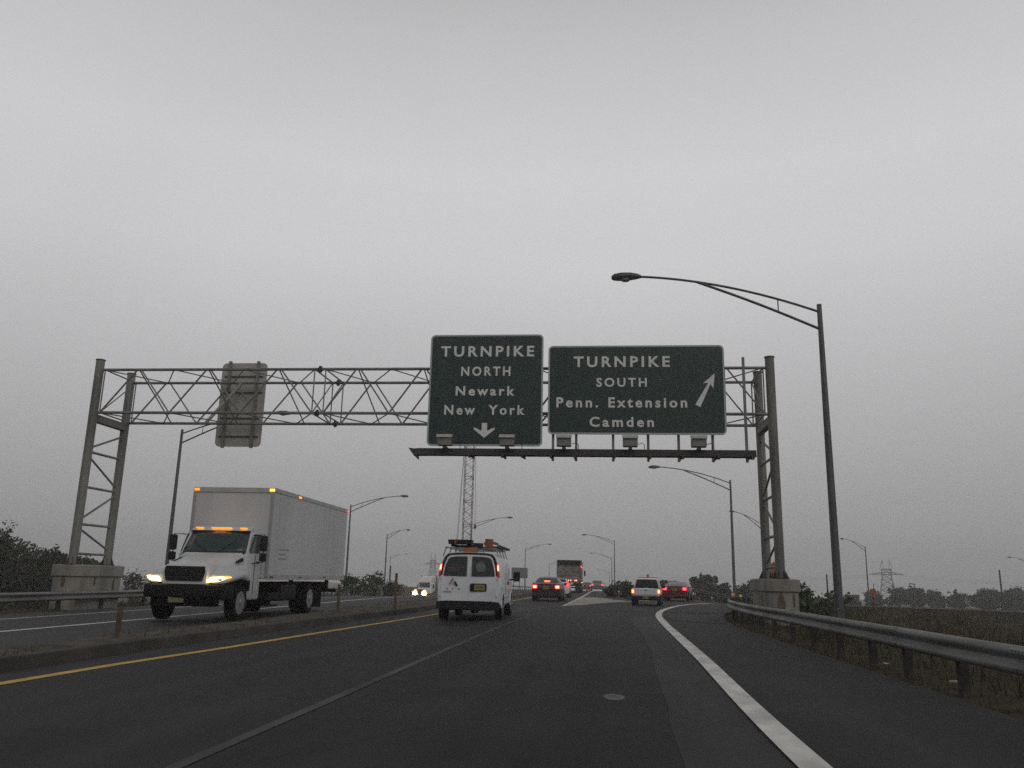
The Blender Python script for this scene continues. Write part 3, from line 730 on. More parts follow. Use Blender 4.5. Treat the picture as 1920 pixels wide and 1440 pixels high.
def lamp_quad(parent, name, m, x0, x1, z0, z1, y, m_in=None, d=.03, shrink=.25):
    o = MB().prism(rrect(x0, x1, z0, z1, min(x1-x0, z1-z0)*.25, 3), 'y', y-d, y+d).build(name, m, parent)
    if m_in:
        sx_, sz = (x1-x0)*shrink, (z1-z0)*shrink
        MB().prism(rrect(x0+sx_, x1-sx_, z0+sz, z1-sz, min(x1-x0, z1-z0)*.2, 3), 'y', y-d-.012, y-d+.004).build('bulb', m_in, o)
    return o
def plate(parent, x, y, z, w_=.32, h=.17, m=PLATE):
    p = MB().box((x, y, z), (w_, .012, h)).build('licence_plate', m, parent)
    b = MB()
    for k in range(6): b.box((x-w_*.36+k*w_*.145, y-.0075, z), (w_*.085, .003, h*.42))
    b.build('plate_mark', PLATEM, p)
def sedan(x, y, rz, paint, label, cat='car', glow=BULBR, tl=None, brake=True, L_=4.75, roof=1.45, w_=.91, rear_lights=True, ht=0., group=None):
    t = thing('parked_car' if False else 'car', (x, y, zg(x, y)+.03), label, cat, rz, group)
    k = roof/1.45
    if ht:  # upright tailgate (estate or off-road car)
        S = [(0, prof(.80, .45, .95, .98*k, .70)), (.06, prof(.89, .32, 1.0, 1.12*k, .74)), (.10, prof(w_, .28, 1.02, 1.20*k, .74)), (.42, prof(w_, .26, 1.02, 1.42*k, .68)), (.62, prof(w_, .26, 1.02, 1.46*k, .67)),
             (2.6, prof(w_, .25, 1.02, roof, .67)), (3.1, prof(w_, .25, 1.0, 1.40*k, .68)), (3.8, prof(w_, .26, .98, 1.06*k, .80)), (4.5, prof(.88, .28, .85, .92, .78)), (L_, prof(.76, .4, .66, .70, .66))]
        win = (2, 3.0)
    else:
        S = [(0, prof(.76, .48, .86, .88, .68)), (.08, prof(.87, .34, .98, 1.0, .78)), (.16, prof(.89, .28, 1.0, 1.04, .80)), (.78, prof(w_, .24, 1.0, 1.09, .78)), (1.4, prof(w_, .23, .99, 1.38*k, .62)), (1.95, prof(w_, .23, .98, roof, .60)),
             (2.7, prof(w_, .23, .97, 1.44*k, .61)), (3.1, prof(w_, .23, .96, 1.38*k, .63)), (3.85, prof(w_, .24, .94, 1.0, .78)), (4.5, prof(.87, .28, .80, .83, .76)), (L_, prof(.74, .4, .66, .68, .64))]
        win = (3.06, 3.98)
    lf = Loft(S); lf.body('body', paint, t)
    b = MB()
    for sgn in (1, -1):
        lf.patch('side_window', GLASS, t, win[1]+.15, 5.5, 4.25, 5.75, sgn, .008)
        lf.patch('side_window', GLASS, t, 5.6, 7.0, 4.25, 5.75, sgn, .008)
    # rear window spans both sides
    for nm, i0, i1 in (('rear_window', win[0], win[1]), ('windshield', 7.05, 7.95) if not ht else ('windshield', 6.05, 6.95)):
        G = []
        for a in range(5):
            i = i0+(i1-i0)*a/4
            row = [lf.P(i, kk, -1) for kk in np.linspace(6.85, 8, 4)]+[lf.P(i, kk, 1) for kk in np.linspace(8, 6.85, 4)[1:]]
            G.append([p+Vector((0, -.004 if nm == 'rear_window' else .004, .012)) for p in row])
        mb = MB(); [mb.v.extend(r_) for r_ in G]
        for a in range(4):
            for d in range(6): mb.f.append((a*7+d, a*7+d+1, a*7+d+8, a*7+d+7))
        mb.build(nm, GLASS, t, smooth=True)
    for (wy, sg) in ((.98, 1), (.98, -1), (3.72, 1), (3.72, -1)):
        arch(t, sg*(w_-.012), wy, .325, sg); wheel(t, sg*(w_-.10), wy, .325, .21, side=sg)
    MB().prism(rrect(-.86, .86, .30, .58, .06), 'y', -.05, .12).build('rear_bumper', paint, t, smooth=True)
    MB().box((0, .3, .27), (1.5, .5, .12)).build('underside', UNDER, t)
    for sg in (1, -1):
        if tl == 'tall': lamp_quad(t, 'tail_light', REDL, min(sg*.66, sg*.84), max(sg*.66, sg*.84), .72, 1.12, .04, BULBP, .05)
        else: lamp_quad(t, 'tail_light', REDL, min(sg*.53, sg*.85), max(sg*.53, sg*.85), .74, .97, .03, glow, .05, .17)
        mo = MB().box((sg*(w_+.10), 3.05, 1.02), (.2, .1, .14)).build('side_mirror', paint, t, bevel=.03)
    if brake:
        b = lamp_quad(t, 'high_brake_light', REDL, -.22, .22, 1.13 if not ht else 1.36, 1.22 if not ht else 1.41, .95 if not ht else .40, BULBR, .03, .12)
    plate(t, 0, -.012 if not ht else .02, .80 if not ht else .9, .34, .17)
    return t
TH = lambda dx, dy: math.atan2(-dx, dy)
sedan(-2.95, 51.9, TH(.02, 1), MAROON, 'maroon sedan braking just ahead of the white van, three red lights lit')
sedan(-2.78, 63.5, TH(.0, 1), VANW, 'white hatchback half hidden behind the maroon sedan', glow=BULBP, tl='tall', brake=False, ht=1, roof=1.36, L_=4.6)
sedan(.38, 122., TH(.0, 1), SILVER, 'small distant silver car at the road crest with two red tail lights', glow=BULBP, brake=False)
sedan(-1.45, 150., TH(.022, 1), MAROON, 'tiny far car at the crest beside the trailer', glow=BULBP, brake=False)
sedan(5.62, 61., TH(.20, 1), DARKRED, 'dark red sedan on the curving ramp ahead of the white pickup', glow=BULBP, brake=False, roof=1.34)

# --- white van with roof rack, seen from behind
def van():
    t = thing('van', (-3.93, 26.4, .03), 'white work van with roof rack driving ahead in the left lane', 'van', TH(-.02, 1))
    def vp(w1, zb, roof, wr, k=1.):
        b0 = 1.28; s = (roof-b0)/(2.14-b0)
        Z = lambda z: b0+(z-b0)*s
        return [(0, zb), (w1*.9, zb), (w1*.985, zb+.08), (w1, .80), (w1*.995, 1.10), (w1*.975, b0), (w1*.93-(1-k)*.1, Z(1.62)), (wr+.09, Z(1.90)), (wr+.01, Z(2.04)), (wr-.12, Z(2.11)), (wr*.5, Z(2.135)), (0, Z(2.14))]
    S = [(0, vp(.965, .56, 2.03, .76)), (.05, vp(.99, .42, 2.08, .79)), (.3, vp(1.0, .40, 2.09, .80)), (3.4, vp(1.0, .40, 2.09, .80)), (3.75, vp(1.0, .40, 2.06, .78)), (4.05, vp(1.0, .42, 1.98, .77)),
         (4.75, vp(.99, .42, 1.30, .82)), (5.3, vp(.96, .45, 1.22, .80)), (5.62, vp(.86, .5, 1.08, .70)), (5.68, vp(.8, .55, .98, .65))]
    lean = lambda y, z: .16*max(0., z-1.0)*max(0, 1-y/1.5)
    lf = Loft(S, lean); lf.body('body', VANW, t)
    ry = lambda z: lean(0, z)
    # gutter arch round the doors, its shade put in as black
    arc = [(-.955, 1.36), (-.90, 1.66), (-.80, 1.93), (-.70, 2.03), (-.45, 2.06), (0, 2.07), (.45, 2.06), (.70, 2.03), (.80, 1.93), (.90, 1.66), (.955, 1.36)]
    inn = [(-.855, 1.36), (-.81, 1.66), (-.725, 1.90), (-.64, 1.98), (-.42, 2.0), (0, 2.01), (.42, 2.0), (.64, 1.98), (.725, 1.90), (.81, 1.66), (.855, 1.36)]
    b = MB(); n = len(arc)
    for q, dy in ((arc, -.012), (inn, -.012), (inn, .02), (arc, .02)): b.v += [Vector((x, ry(z)+dy, z)) for x, z in q]
    for a, c in ((0, 1), (1, 2), (3, 0)):
        for k in range(n-1): b.f.append((a*n+k, a*n+k+1, c*n+k+1, c*n+k))
    b.build('shaded_rear_gutter', BLACK, t)
    for sg in (-1, 1):
        # door leaf, slightly proud, with a gap in the middle
        pts = [(.012, .57), (.86, .57), (.875, 1.0), (.85, 1.36), (.805, 1.66), (.72, 1.89), (.635, 1.965), (.42, 1.985), (.012, 1.995)]
        b = MB(); ring = [[Vector((sg*x, ry(z)+dy, z)) for x, z in pts] for dy in (-.02, .01)]; b.rings(ring); d = b.build('rear_door', VANW, t, bevel=.006)
        wp = [(.075, 1.34), (.805, 1.34), (.81, 1.39), (.755, 1.68), (.68, 1.87), (.60, 1.92), (.42, 1.945), (.10, 1.95), (.075, 1.93)]
        b = MB(); b.rings([[Vector((sg*x, ry(z)+dy, z)) for x, z in wp] for dy in (-.026, -.012)]); gl_ = b.build('window', GLASS, d)
        if sg > 0:
            bb = MB(); bb.quad(*[Vector((x, ry(z)-.0285, z)) for x, z in [(.22, 1.55), (.30, 1.47), (.5, 1.5), (.52, 1.62), (.45, 1.78), (.33, 1.8), (.2, 1.72)]]); bb.build('window_decal', mat('pale_papers', (.13, .15, .15), .5, var=.3, scale=14), gl_)
            bb = MB(); bb.quad(*[Vector((x, ry(z)-.0285, z)) for x, z in [(.10, 1.52), (.115, 1.52), (.115, 1.78), (.10, 1.78)]]); bb.build('window_decal', mat('pale_papers', (.13, .15, .15)), gl_)
        else:
            bb = MB()
            for z0, x0, x1 in ((1.57, -.68, -.30), (1.505, -.70, -.58), (1.505, -.54, -.33)):
                bb.quad(*[Vector((x, ry(z)-.0285, z)) for x, z in [(x0, z0), (x1, z0), (x1, z0+.025), (x0, z0+.025)]])
            bb.build('window_decal', mat('red_sticker', (.20, .07, .07), .5), gl_)
        # hinges and handle
        for z in (.75, 1.28): MB().box((sg*.885, ry(z)-.02, z), (.06, .04, .07)).build('hinge', VANW, d)
        # tail light: lit top lens, darker lower lens
        pts = [(.885, 1.49), (.955, 1.49), (.925, 1.72), (.870, 1.72)]
        b = MB(); b.rings([[Vector((sg*x, ry(z)+dy, z)) for x, z in pts] for dy in (-.045, .02)]); tl_ = b.build('tail_light', REDL, t, bevel=.01)
        pts = [(.893, 1.53), (.942, 1.53), (.92, 1.69), (.882, 1.69)]
        b = MB(); b.rings([[Vector((sg*x, ry(z)+dy, z)) for x, z in pts] for dy in (-.052, -.03)]); b.build('bulb', BULBR, tl_)
        pts = [(.895, 1.32), (.975, 1.32), (.957, 1.48), (.89, 1.48)]
        b = MB(); b.rings([[Vector((sg*x, ry(z)+dy, z)) for x, z in pts] for dy in (-.043, .02)]); b.build('lower_lens', REDD, tl_, bevel=.01)
    # licence recess and plate on the right door
    MB().prism(rrect(.05, .57, .88, 1.12, .04), 'y', -.035, -.012).build('licence_recess', BLACK, t)
    plate(t, .35, -.043, 1.0, .33, .17)
    MB().box((.13, -.05, 1.0), (.06, .02, .14)).build('door_handle', BLACK, t)
    # emblem: slanted red and black strokes like a letter A, small letters below, dark maker's badge
    lg = MB(); lg.prism([(-.62, 1.08), (-.585, 1.08), (-.48, 1.25), (-.47, 1.28), (-.50, 1.28)], 'y', -.026, -.021); lg.build('emblem', mat('emblem_red', (.30, .035, .05), .5), t)
    lg = MB(); lg.prism([(-.50, 1.08), (-.47, 1.08), (-.445, 1.135), (-.475, 1.17)], 'y', -.026, -.021); lg.build('emblem', mat('emblem_pink', (.5, .36, .36), .5), t)
    lg = MB(); lg.prism([(-.40, 1.03), (-.325, 1.03), (-.42, 1.18), (-.47, 1.16)], 'y', -.026, -.021); lg.build('emblem', BLACK, t)
    for k, x in enumerate((-.665, -.49, -.30)): text_mesh('A', x-.025, x+.025, 0.925, .975, -.0215, BLACK, t, 'emblem_letter')
    text_mesh('CHEVROLET', -.80, -.53, .845, .875, -.0215, BLACK, t, 'badge')
    # bumper and underside
    b = MB().prism(rrect(-.98, .98, .34, .565, .06), 'y', -.14, .10).build('rear_bumper', BLACK, t, smooth=True)
    MB().box((0, .03, .575), (1.5, .22, .02)).build('bumper_step', UNDER, t)
    MB().box((0, 2.6, .36), (1.45, 4.2, .14)).build('underside', UNDER, t)
    MB().tube([(-.62, .95, .34), (.62, .95, .34)], .06, 8).lathe((.1, .95, .33), [(-.14, .06), (-.1, .14), (.1, .14), (.14, .06)], 'x', 12).build('rear_axle', UNDER, t)
    for (wy, sg) in ((.98, 1), (.98, -1), (4.40, 1), (4.40, -1)):
        arch(t, sg*.992, wy, .375, sg); wheel(t, sg*.885, wy, .375, .235, side=sg)
        a = MB(); prev = None; ring = []
        for k in range(13):
            an = math.pi*k/12; ring.append([(sg*xx, wy+rr_*math.cos(an), .375+rr_*math.sin(an)) for xx, rr_ in ((.99, .44), (1.015, .44), (1.015, .475), (.99, .475))])
        a.rings(ring).build('arch_trim', VANW, t, smooth=True)
    for sg in (1, -1):
        lf.patch('side_window', GLASS, t, 4.2, 5.35, 5.5, 7.3, sg, .008)
        mo = MB().box((sg*1.19, 4.35, 1.36), (.24, .13, .34)).box((sg*1.04, 4.4, 1.26), (.16, .06, .07)).build('side_mirror', BLACK, t, bevel=.04)
        MB().box((sg*1.004, 2.5, .72), (.02, 1.9, .06)).build('body_moulding', VANW, t)
    MB().box((1.006, 2.9, 1.13), (.012, .5, .09)).build('badge', BLACK, t)
    MB().box((1.003, 1.9, 1.2), (.006, .012, 1.1)).build('panel_gap', BLACK, t); MB().box((1.003, 3.35, 1.2), (.006, .012, 1.1)).build('panel_gap', BLACK, t)
    # roof rack: rails, cross bars, legs
    rk = MB()
    for sg in (-1, 1): rk.tube([(sg*.80, .25, 2.235), (sg*.80, 3.6, 2.235)], .02, 8)
    for y in (.32, 1.4, 2.5, 3.5):
        rk.tube([(-.84, y, 2.215), (.84, y, 2.215)], .018, 8)
        for sg in (-1, 1): rk.tube([(sg*.80, y, 2.22), (sg*.86, y, 2.04), (sg*.90, y, 1.95)], .018, 8)
    rk.tube([(.42, .32, 2.23), (.42, .32, 2.08)], .016, 8)
    rack = rk.build('roof_rack', mat('rack_aluminium', (.30, .30, .29), .45, .4), t, smooth=True)
    MB().prism(rrect(-.22, .22, 2.08, 2.20, .03), 'y', .22, .33).build('beacon_bar', DORANGE, t)
    return t
van()
def ladder(loc, rz, L_, wd, n, label, m, tilt=0.):
    t = thing('ladder', loc, label, 'ladder', rz, 'ladders on the van roof')
    rm = Matrix.Rotation(tilt, 3, 'Y')
    for sg in (-1, 1): MB().box(rm @ Vector((sg*wd/2, L_/2, .04)), (.035, L_, .085), rm).build('rail', m, t)
    for k in range(n): MB().tube([rm @ Vector((-wd/2, (k+.5)*L_/n, .04)), rm @ Vector((wd/2, (k+.5)*L_/n, .04))], .016, 6).build('rung', m, t)
    return t
ladder((-4.30, 26.58, 2.285), R(-2), 3.2, .5, 9, 'dark ladder lying flat on the left of the van roof rack', BLACK)
ladder((-3.22, 26.6, 2.36), R(0), 3.0, .46, 8, 'blue grey ladder tilted on the right of the van roof rack', LADDER, R(24))
ladder((-3.24, 26.75, 2.27), R(1), 2.9, .40, 8, 'dark ladder lying under the tilted one on the right of the van roof rack', BLACK)
t = thing('tool_case', (-3.80, 27.3, 2.285), 'dark tool case near the middle of the van roof rack', 'case', R(6))
MB().box((0, 0, .07), (.34, .5, .14)).build('shell', mat('case_grey', (.05, .05, .052), .6), t, bevel=.02); MB().tube([(-.1, -.26, .05), (-.1, -.29, .08), (.1, -.29, .08), (.1, -.26, .05)], .012, 6).build('handle', BLACK, t)
t = thing('conduit_pipe', (-3.62, 26.5, 2.28), 'dark pipe lying lengthwise on the van roof rack beside the orange cone', 'pipe', R(0))
MB().tube([(0, 0, 0), (0, 3.1, 0)], .05, 10).build('pipe', mat('pipe_grey', (.06, .065, .07), .6), t, smooth=True); MB().lathe((0, -.005, 0), [(-.03, .058), (.06, .058)], 'y', 10).build('end_cap', BLACK, t)
t = thing('storage_bin', (-4.30, 26.62, 2.365), 'black bin strapped with orange on the left of the van roof rack', 'bin', R(-2))
MB().prism([(-.36, .0), (.36, .0), (.38, .14), (-.38, .14)], 'y', 0, .45).build('tub', BLACK, t, bevel=.01)
MB().box((-.10, .1, .072), (.05, .5, .16), Matrix.Rotation(.3, 3, 'Y')).build('strap', ORANGE, t)
t = thing('traffic_cone', (-3.36, 26.72, 2.27), 'orange cone lying on the van roof rack between the ladders', 'cone', R(25))
MB().lathe((0, 0, .14), [(0, .13), (.1, .12), (.5, .03), (.52, .01)], 'y', 14).build('body', ORANGE, t, smooth=True); MB().box((0, -.015, .14), (.26, .03, .26)).build('base', ORANGE, t)

# --- white box truck coming the other way
def truck():
    X0, Y0 = -10.83, 21.5
    t = thing('box_truck', (X0, Y0, .02), 'white box truck with lit headlights coming the other way at left', 'truck', TH(-.012, 1))
    # cargo box
    bx = MB().box((0, 6.70, 2.47), (2.48, 8.0, 2.68)).build('cargo_box', BOXW, t, bevel=.03)
    AL = mat('aluminium_rail', (.46, .46, .45), .5, .1, var=.1)
    for sg in (-1, 1):
        MB().box((sg*1.245, 6.70, 3.76), (.03, 8.02, .12)).build('top_rail', AL, bx); MB().box((sg*1.247, 6.70, 1.19), (.032, 8.02, .16)).build('bottom_rail', AL, bx)
        MB().box((sg*1.22, 2.69, 2.47), (.10, .05, 2.6)).build('corner_post', mat('corner_post_grey', (.34, .34, .33), .5), bx, bevel=.02)
        for k in range(1, 14):
            if sg > 0: MB().box((1.243, 2.75+k*.57, 2.47), (.008, .018, 2.4)).build('side_seam', BOXW, bx)
    MB().box((0, 2.69, 3.74), (2.35, .05, .14)).build('front_cap', AL, bx)
    for k, wd_ in enumerate((.9, .6, .75)): MB().box((1.2415, 3.5+wd_/2, 2.02-k*.14), (.006, wd_, .035)).build('faded_marking', mat('faded_grey_marking', (.30, .30, .30), .6), bx)
    for y_ in (3.0, 5.6, 8.2): MB().box((1.246, y_, 1.19), (.034, .32, .05)).build('reflective_tape', mat('red_tape', (.28, .05, .045), .5), bx)
    for x, y, m in ((-1.16, 2.66, AMBER), (1.2, 2.66, AMBER2), (1.268, 5.0, AMBER), (1.268, 10.62, REDM)):
        MB().box((x, y, 3.74), (.14, .04, .07) if y < 3 else (.02, .22, .06)).build('marker_light', m, bx)
    # chassis, tank, fenders
    MB().box((0, 6.2, .88), (.9, 9.6, .28)).build('chassis', UNDER, t)
    [MB().box((q*.85, 5.0, .72), (.55, 1.5, .52)).build('fuel_tank', BLACK, t, bevel=.08) for q in (-1, 1)]
    MB().box((1.0, 3.55, .62), (.35, .8, .2)).box((1.05, 3.55, .36), (.3, .8, .05)).build('step', BLACK, t, bevel=.02)
    MB().box((0, 10.4, .72), (2.1, .12, .14)).box((.7, 10.3, .9), (.1, .2, .4)).box((-.7, 10.3, .9), (.1, .2, .4)).build('rear_bar', BLACK, t)
    for y, sg in ((1.12, 1), (1.12, -1)): wheel(t, sg*1.02, y, .49, .27, side=sg)
    for sg in (1, -1):
        wheel(t, sg*1.05, 6.95, .49, .27, side=sg); wheel(t, sg*.74, 6.95, .49, .27, side=sg)
        MB().box((sg*.92, 8.1, .55), (.6, .02, .75)).build('mud_flap', BLACK, t)
    # cab
    def cp(w1, zb, belt, roof, wr): return [(0, zb), (w1*.96, zb), (w1, zb+.06), (w1, (zb+belt)/2), (w1, belt), (w1*.45+wr*.55, (belt+roof)/2), (wr, roof-.12), (wr*.9, roof-.02), (wr*.5, roof+.03), (0, roof+.045)]
    S = [(1.62, cp(.96, .62, 1.74, 1.80, .93)), (1.72, cp(1.03, .58, 1.80, 1.90, .95)), (2.16, cp(1.04, .55, 1.82, 2.50, .90)), (2.40, cp(1.04, .55, 1.82, 2.56, .90)), (2.66, cp(1.04, .55, 1.82, 2.55, .90))]
    lf = Loft(S); cab = lf.body('cab', WHITE, t)
    # windshield: curved sheet over the sloping front
    G = []
    for a in range(6):
        u = a/5
        row = []
        for c in range(9):
            v = -1+c/4; x = v*(.93-.06*u); y = 1.66+.10*v*v*(1)+u*.42; z = 1.82+u*.63+.0*v
            row.append(Vector((x, y-.045, z+.02)))
        G.append(row)
    b = MB(); [b.v.extend(r_) for r_ in G]
    for a in range(5):
        for c in range(8): b.f.append((a*9+c, a*9+c+1, a*9+c+10, a*9+c+9))
    ws = b.build('windshield', CABGLASS, t, smooth=True); sm = ws.modifiers.new('thick', 'SOLIDIFY'); sm.thickness = .02
    for sg in (-1, 1): MB().tube([(sg*.96, 1.74, 1.82), (sg*.90, 2.12, 2.47)], .035, 8).build('pillar', WHITE, cab)
    MB().box((0, 1.70, 1.825), (1.8, .05, .035)).build('cowl', BLACK, cab)
    for sg in (-1, 1): MB().tube([(sg*.15, 1.60, 1.86), (sg*.62, 1.70, 2.18)], .012, 5).build('wiper', BLACK, cab)
    # sun visor with clearance lights
    b = MB(); b.prism([(2.03, 2.49), (2.30, 2.62), (2.34, 2.60), (2.12, 2.45)], 'x', -.9, .9); b.build('visor', WHITE, cab, bevel=.01)
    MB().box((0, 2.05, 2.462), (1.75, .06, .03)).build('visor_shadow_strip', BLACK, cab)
    for x in (-.66, -.2, 0., .2, .66): MB().prism(rrect(x-.09, x+.09, 2.54, 2.575, .012, 3), 'y', 2.02, 2.14).build('clearance_light', AMBER, cab)
    for sg in (-1, 1):
        MB().prism([(1.80, 1.86), (2.52, 1.86), (2.52, 2.40), (2.14, 2.40)], 'x', min(sg*1.0, sg*1.047), max(sg*1.0, sg*1.047)).build('side_window', CABGLASS, cab)
        MB().box((sg*1.045, 2.18, 1.25), (.012, .014, 1.1)).build('door_gap', BLACK, cab); MB().box((sg*1.05, 2.40, 1.60), (.03, .2, .05)).build('door_handle', BLACK, cab)
        mi = MB().box((sg*1.36, 1.95, 2.13), (.20, .14, .44)).box((sg*1.36, 1.95, 1.74), (.20, .13, .24)).build('side_mirror', BLACK, t, bevel=.04)
        MB().tube([(sg*1.02, 2.0, 2.36), (sg*1.36, 1.97, 2.38), (sg*1.36, 1.97, 1.60), (sg*1.03, 2.0, 1.56)], .018, 6).build('mirror_bracket', BLACK, mi)
    # hood: raised centre sloping to the grille, loft front to back
    def hp(w1, zc, ze): return [(0, .98), (w1*.98, .98), (w1, 1.05), (w1, ze-.12), (w1*.93, ze-.02), (w1*.7, zc-.02), (w1*.35, zc), (0, zc+.012)]
    H = [(.08, hp(.60, 1.42, 1.38)), (.16, hp(.645, 1.50, 1.45)), (.32, hp(.68, 1.55, 1.50)), (.9, hp(.76, 1.66, 1.60)), (1.68, hp(.92, 1.82, 1.72))]
    Loft(H).body('hood', WHITE, t)
    # grille: dark mesh, bright frame, horizontal bars
    gp = [(-.50, 1.06), (.50, 1.06), (.56, 1.30), (.53, 1.44), (-.53, 1.44), (-.56, 1.30)]
    gr = MB().prism(gp, 'y', .045, .10).build('grille', BLACK, t)
    b = MB()
    for k in range(6): b.box((0, .042, 1.11+k*.058), (.98, .012, .014))
    b.build('grille_bar', mat('grille_grey', (.045, .045, .05), .4, .4), gr)
    # fenders: bulged arches over the front wheels
    for sg in (-1, 1):
        rings = []
        for y, x0, x1, zb, zt_ in ((.10, .60, .98, .98, 1.20), (.20, .62, 1.10, .96, 1.30), (.42, .64, 1.18, 1.00, 1.38), (.75, .66, 1.20, 1.05, 1.45), (1.12, .68, 1.20, 1.10, 1.50), (1.5, .74, 1.17, 1.06, 1.52), (1.82, .84, 1.10, .86, 1.52)):
            rings.append([Vector((sg*x0, y, zb)), Vector((sg*x1, y, zb)), Vector((sg*(x1+.01), y, (zb*.6+zt_*.4))), Vector((sg*(x1-.05), y, zt_-.12)), Vector((sg*(x1*.75+x0*.25), y, zt_-.02)), Vector((sg*(x0*.5+x1*.5), y, zt_)), Vector((sg*x0, y, zt_+.05))])
        fd = MB().rings(rings).build('fender', WHITE, t, smooth=True); sb = fd.modifiers.new('smooth', 'SUBSURF'); sb.levels = sb.render_levels = 2
        MB().box((sg*1.0, 1.12, .95), (.25, 1.3, .30)).build('wheel_well', UNDER, t)
        # swept headlight with amber corner
        hl = [(.64, 1.03), (.98, 1.06), (1.10, 1.15), (1.02, 1.19), (.72, 1.16)]
        b = MB(); b.rings([[Vector((sg*x, .02+max(0, x-.8)*.62+dy, z)) for x, z in hl] for dy in (-.01, .10)]); h_ = b.build('headlight', HEAD, t)
        am = [(1.04, 1.13), (1.165, 1.165), (1.15, 1.185), (1.03, 1.185)]
        b = MB(); b.rings([[Vector((sg*x, .02+max(0, x-.8)*.75+dy, z)) for x, z in am] for dy in (-.015, .10)]); b.build('turn_signal', AMBER2, h_)
        MB().prism([(1.25, 1.60), (1.62, 1.70), (1.62, 1.62), (1.30, 1.56)], 'x', min(sg*.86, sg*.93), max(sg*.86, sg*.93)).build('hood_vent', BLACK, t)
    # bumper, plate
    bp = []
    for x, y in ((-1.17, .45), (-1.10, .16), (-.8, .02), (0, -.04), (.8, .02), (1.10, .16), (1.17, .45)): bp.append([Vector((x, y, .62)), Vector((x, y-.05, .68)), Vector((x, y-.05, .94)), Vector((x, y, .98)), Vector((x, y+.12, .98)), Vector((x, y+.12, .62))])
    MB().rings(bp).build('front_bumper', BLACK, t, smooth=True)
    MB().box((0, .25, .52), (1.7, .4, .22)).build('front_valance', UNDER, t)
    MB().box((-.12, -.02, .60), (.42, .03, .19)).build('licence_plate', mat('pale_plate', (.20, .19, .10), .6, var=.3, scale=20), t)
    return t
truck()

# --- white pickup on the ramp with a beacon on its roof
def pickup():
    t = thing('pickup_truck', (2.80, 47.4, .03), 'white pickup with an amber roof beacon entering the ramp', 'pickup', TH(.10, 1)); t.scale = (.92, .92, .86)
    S = [(0, prof(.80, .62, 1.02, 1.05, .78)), (.05, prof(.86, .56, 1.05, 1.08, .83)), (1.75, prof(.88, .52, 1.05, 1.08, .84)), (1.80, prof(.86, .50, 1.06, 1.66, .66)), (2.0, prof(.86, .50, 1.06, 1.73, .62)), (3.0, prof(.86, .50, 1.06, 1.74, .62)), (3.3, prof(.88, .5, 1.06, 1.66, .69)), (3.95, prof(.88, .5, 1.04, 1.14, .78)), (4.9, prof(.86, .52, .95, 1.02, .76)), (5.1, prof(.76, .6, .8, .85, .66))]
    lf = Loft(S); lf.body('body', VANW, t)
    MB().prism(rrect(-.66, .66, .68, 1.06, .03), 'y', -.035, .02).build('tailgate', VANW, t, bevel=.01)
    MB().box((0, -.04, .97), (.16, .02, .04)).build('tailgate_handle', BLACK, t)
    for sg in (-1, 1): MB().box((sg*.80, .9, 1.10), (.10, 1.66, .035)).build('bed_rail_cap', BLACK, t)
    MB().box((0, .9, 1.088), (1.5, 1.64, .02)).build('bed_cover', UNDER, t)
    MB().prism([(-.74, 1.06), (.74, 1.06), (.60, 1.60), (.54, 1.64), (-.54, 1.64), (-.60, 1.60)], 'y', 1.72, 1.80).build('rear_window', GLASS, t)
    for sg in (-1, 1):
        lf.patch('side_window', GLASS, t, 3.4, 6.2, 4.25, 5.75, sg, .008)
        lamp_quad(t, 'tail_light', REDL, min(sg*.68, sg*.85), max(sg*.68, sg*.85), .74, 1.04, .0, BULBO, .04, .2)
        MB().box((sg*1.0, 3.45, 1.18), (.2, .1, .2)).build('side_mirror', BLACK, t, bevel=.03)
        for y in (1.0, 4.15): arch(t, sg*.865, y, .36, sg); wheel(t, sg*.77, y, .36, .24, side=sg)
    MB().prism(rrect(-.84, .84, .42, .60, .03), 'y', -.16, .05).build('rear_bumper', BLACK, t)
    MB().box((0, .5, .48), (1.3, 1.2, .25)).build('underside', UNDER, t)
    plate(t, 0, -.17, .53, .33, .17)
    MB().lathe((.05, 2.4, 1.76), [(0, .14), (.04, .14), (.05, .08), (.20, .085), (.23, .05)], 'z', 14).build('beacon', DORANGE, t)
    MB().box((.05, 2.4, 1.77), (1.2, .2, .03)).build('beacon_mount', BLACK, t)
    return t
pickup()

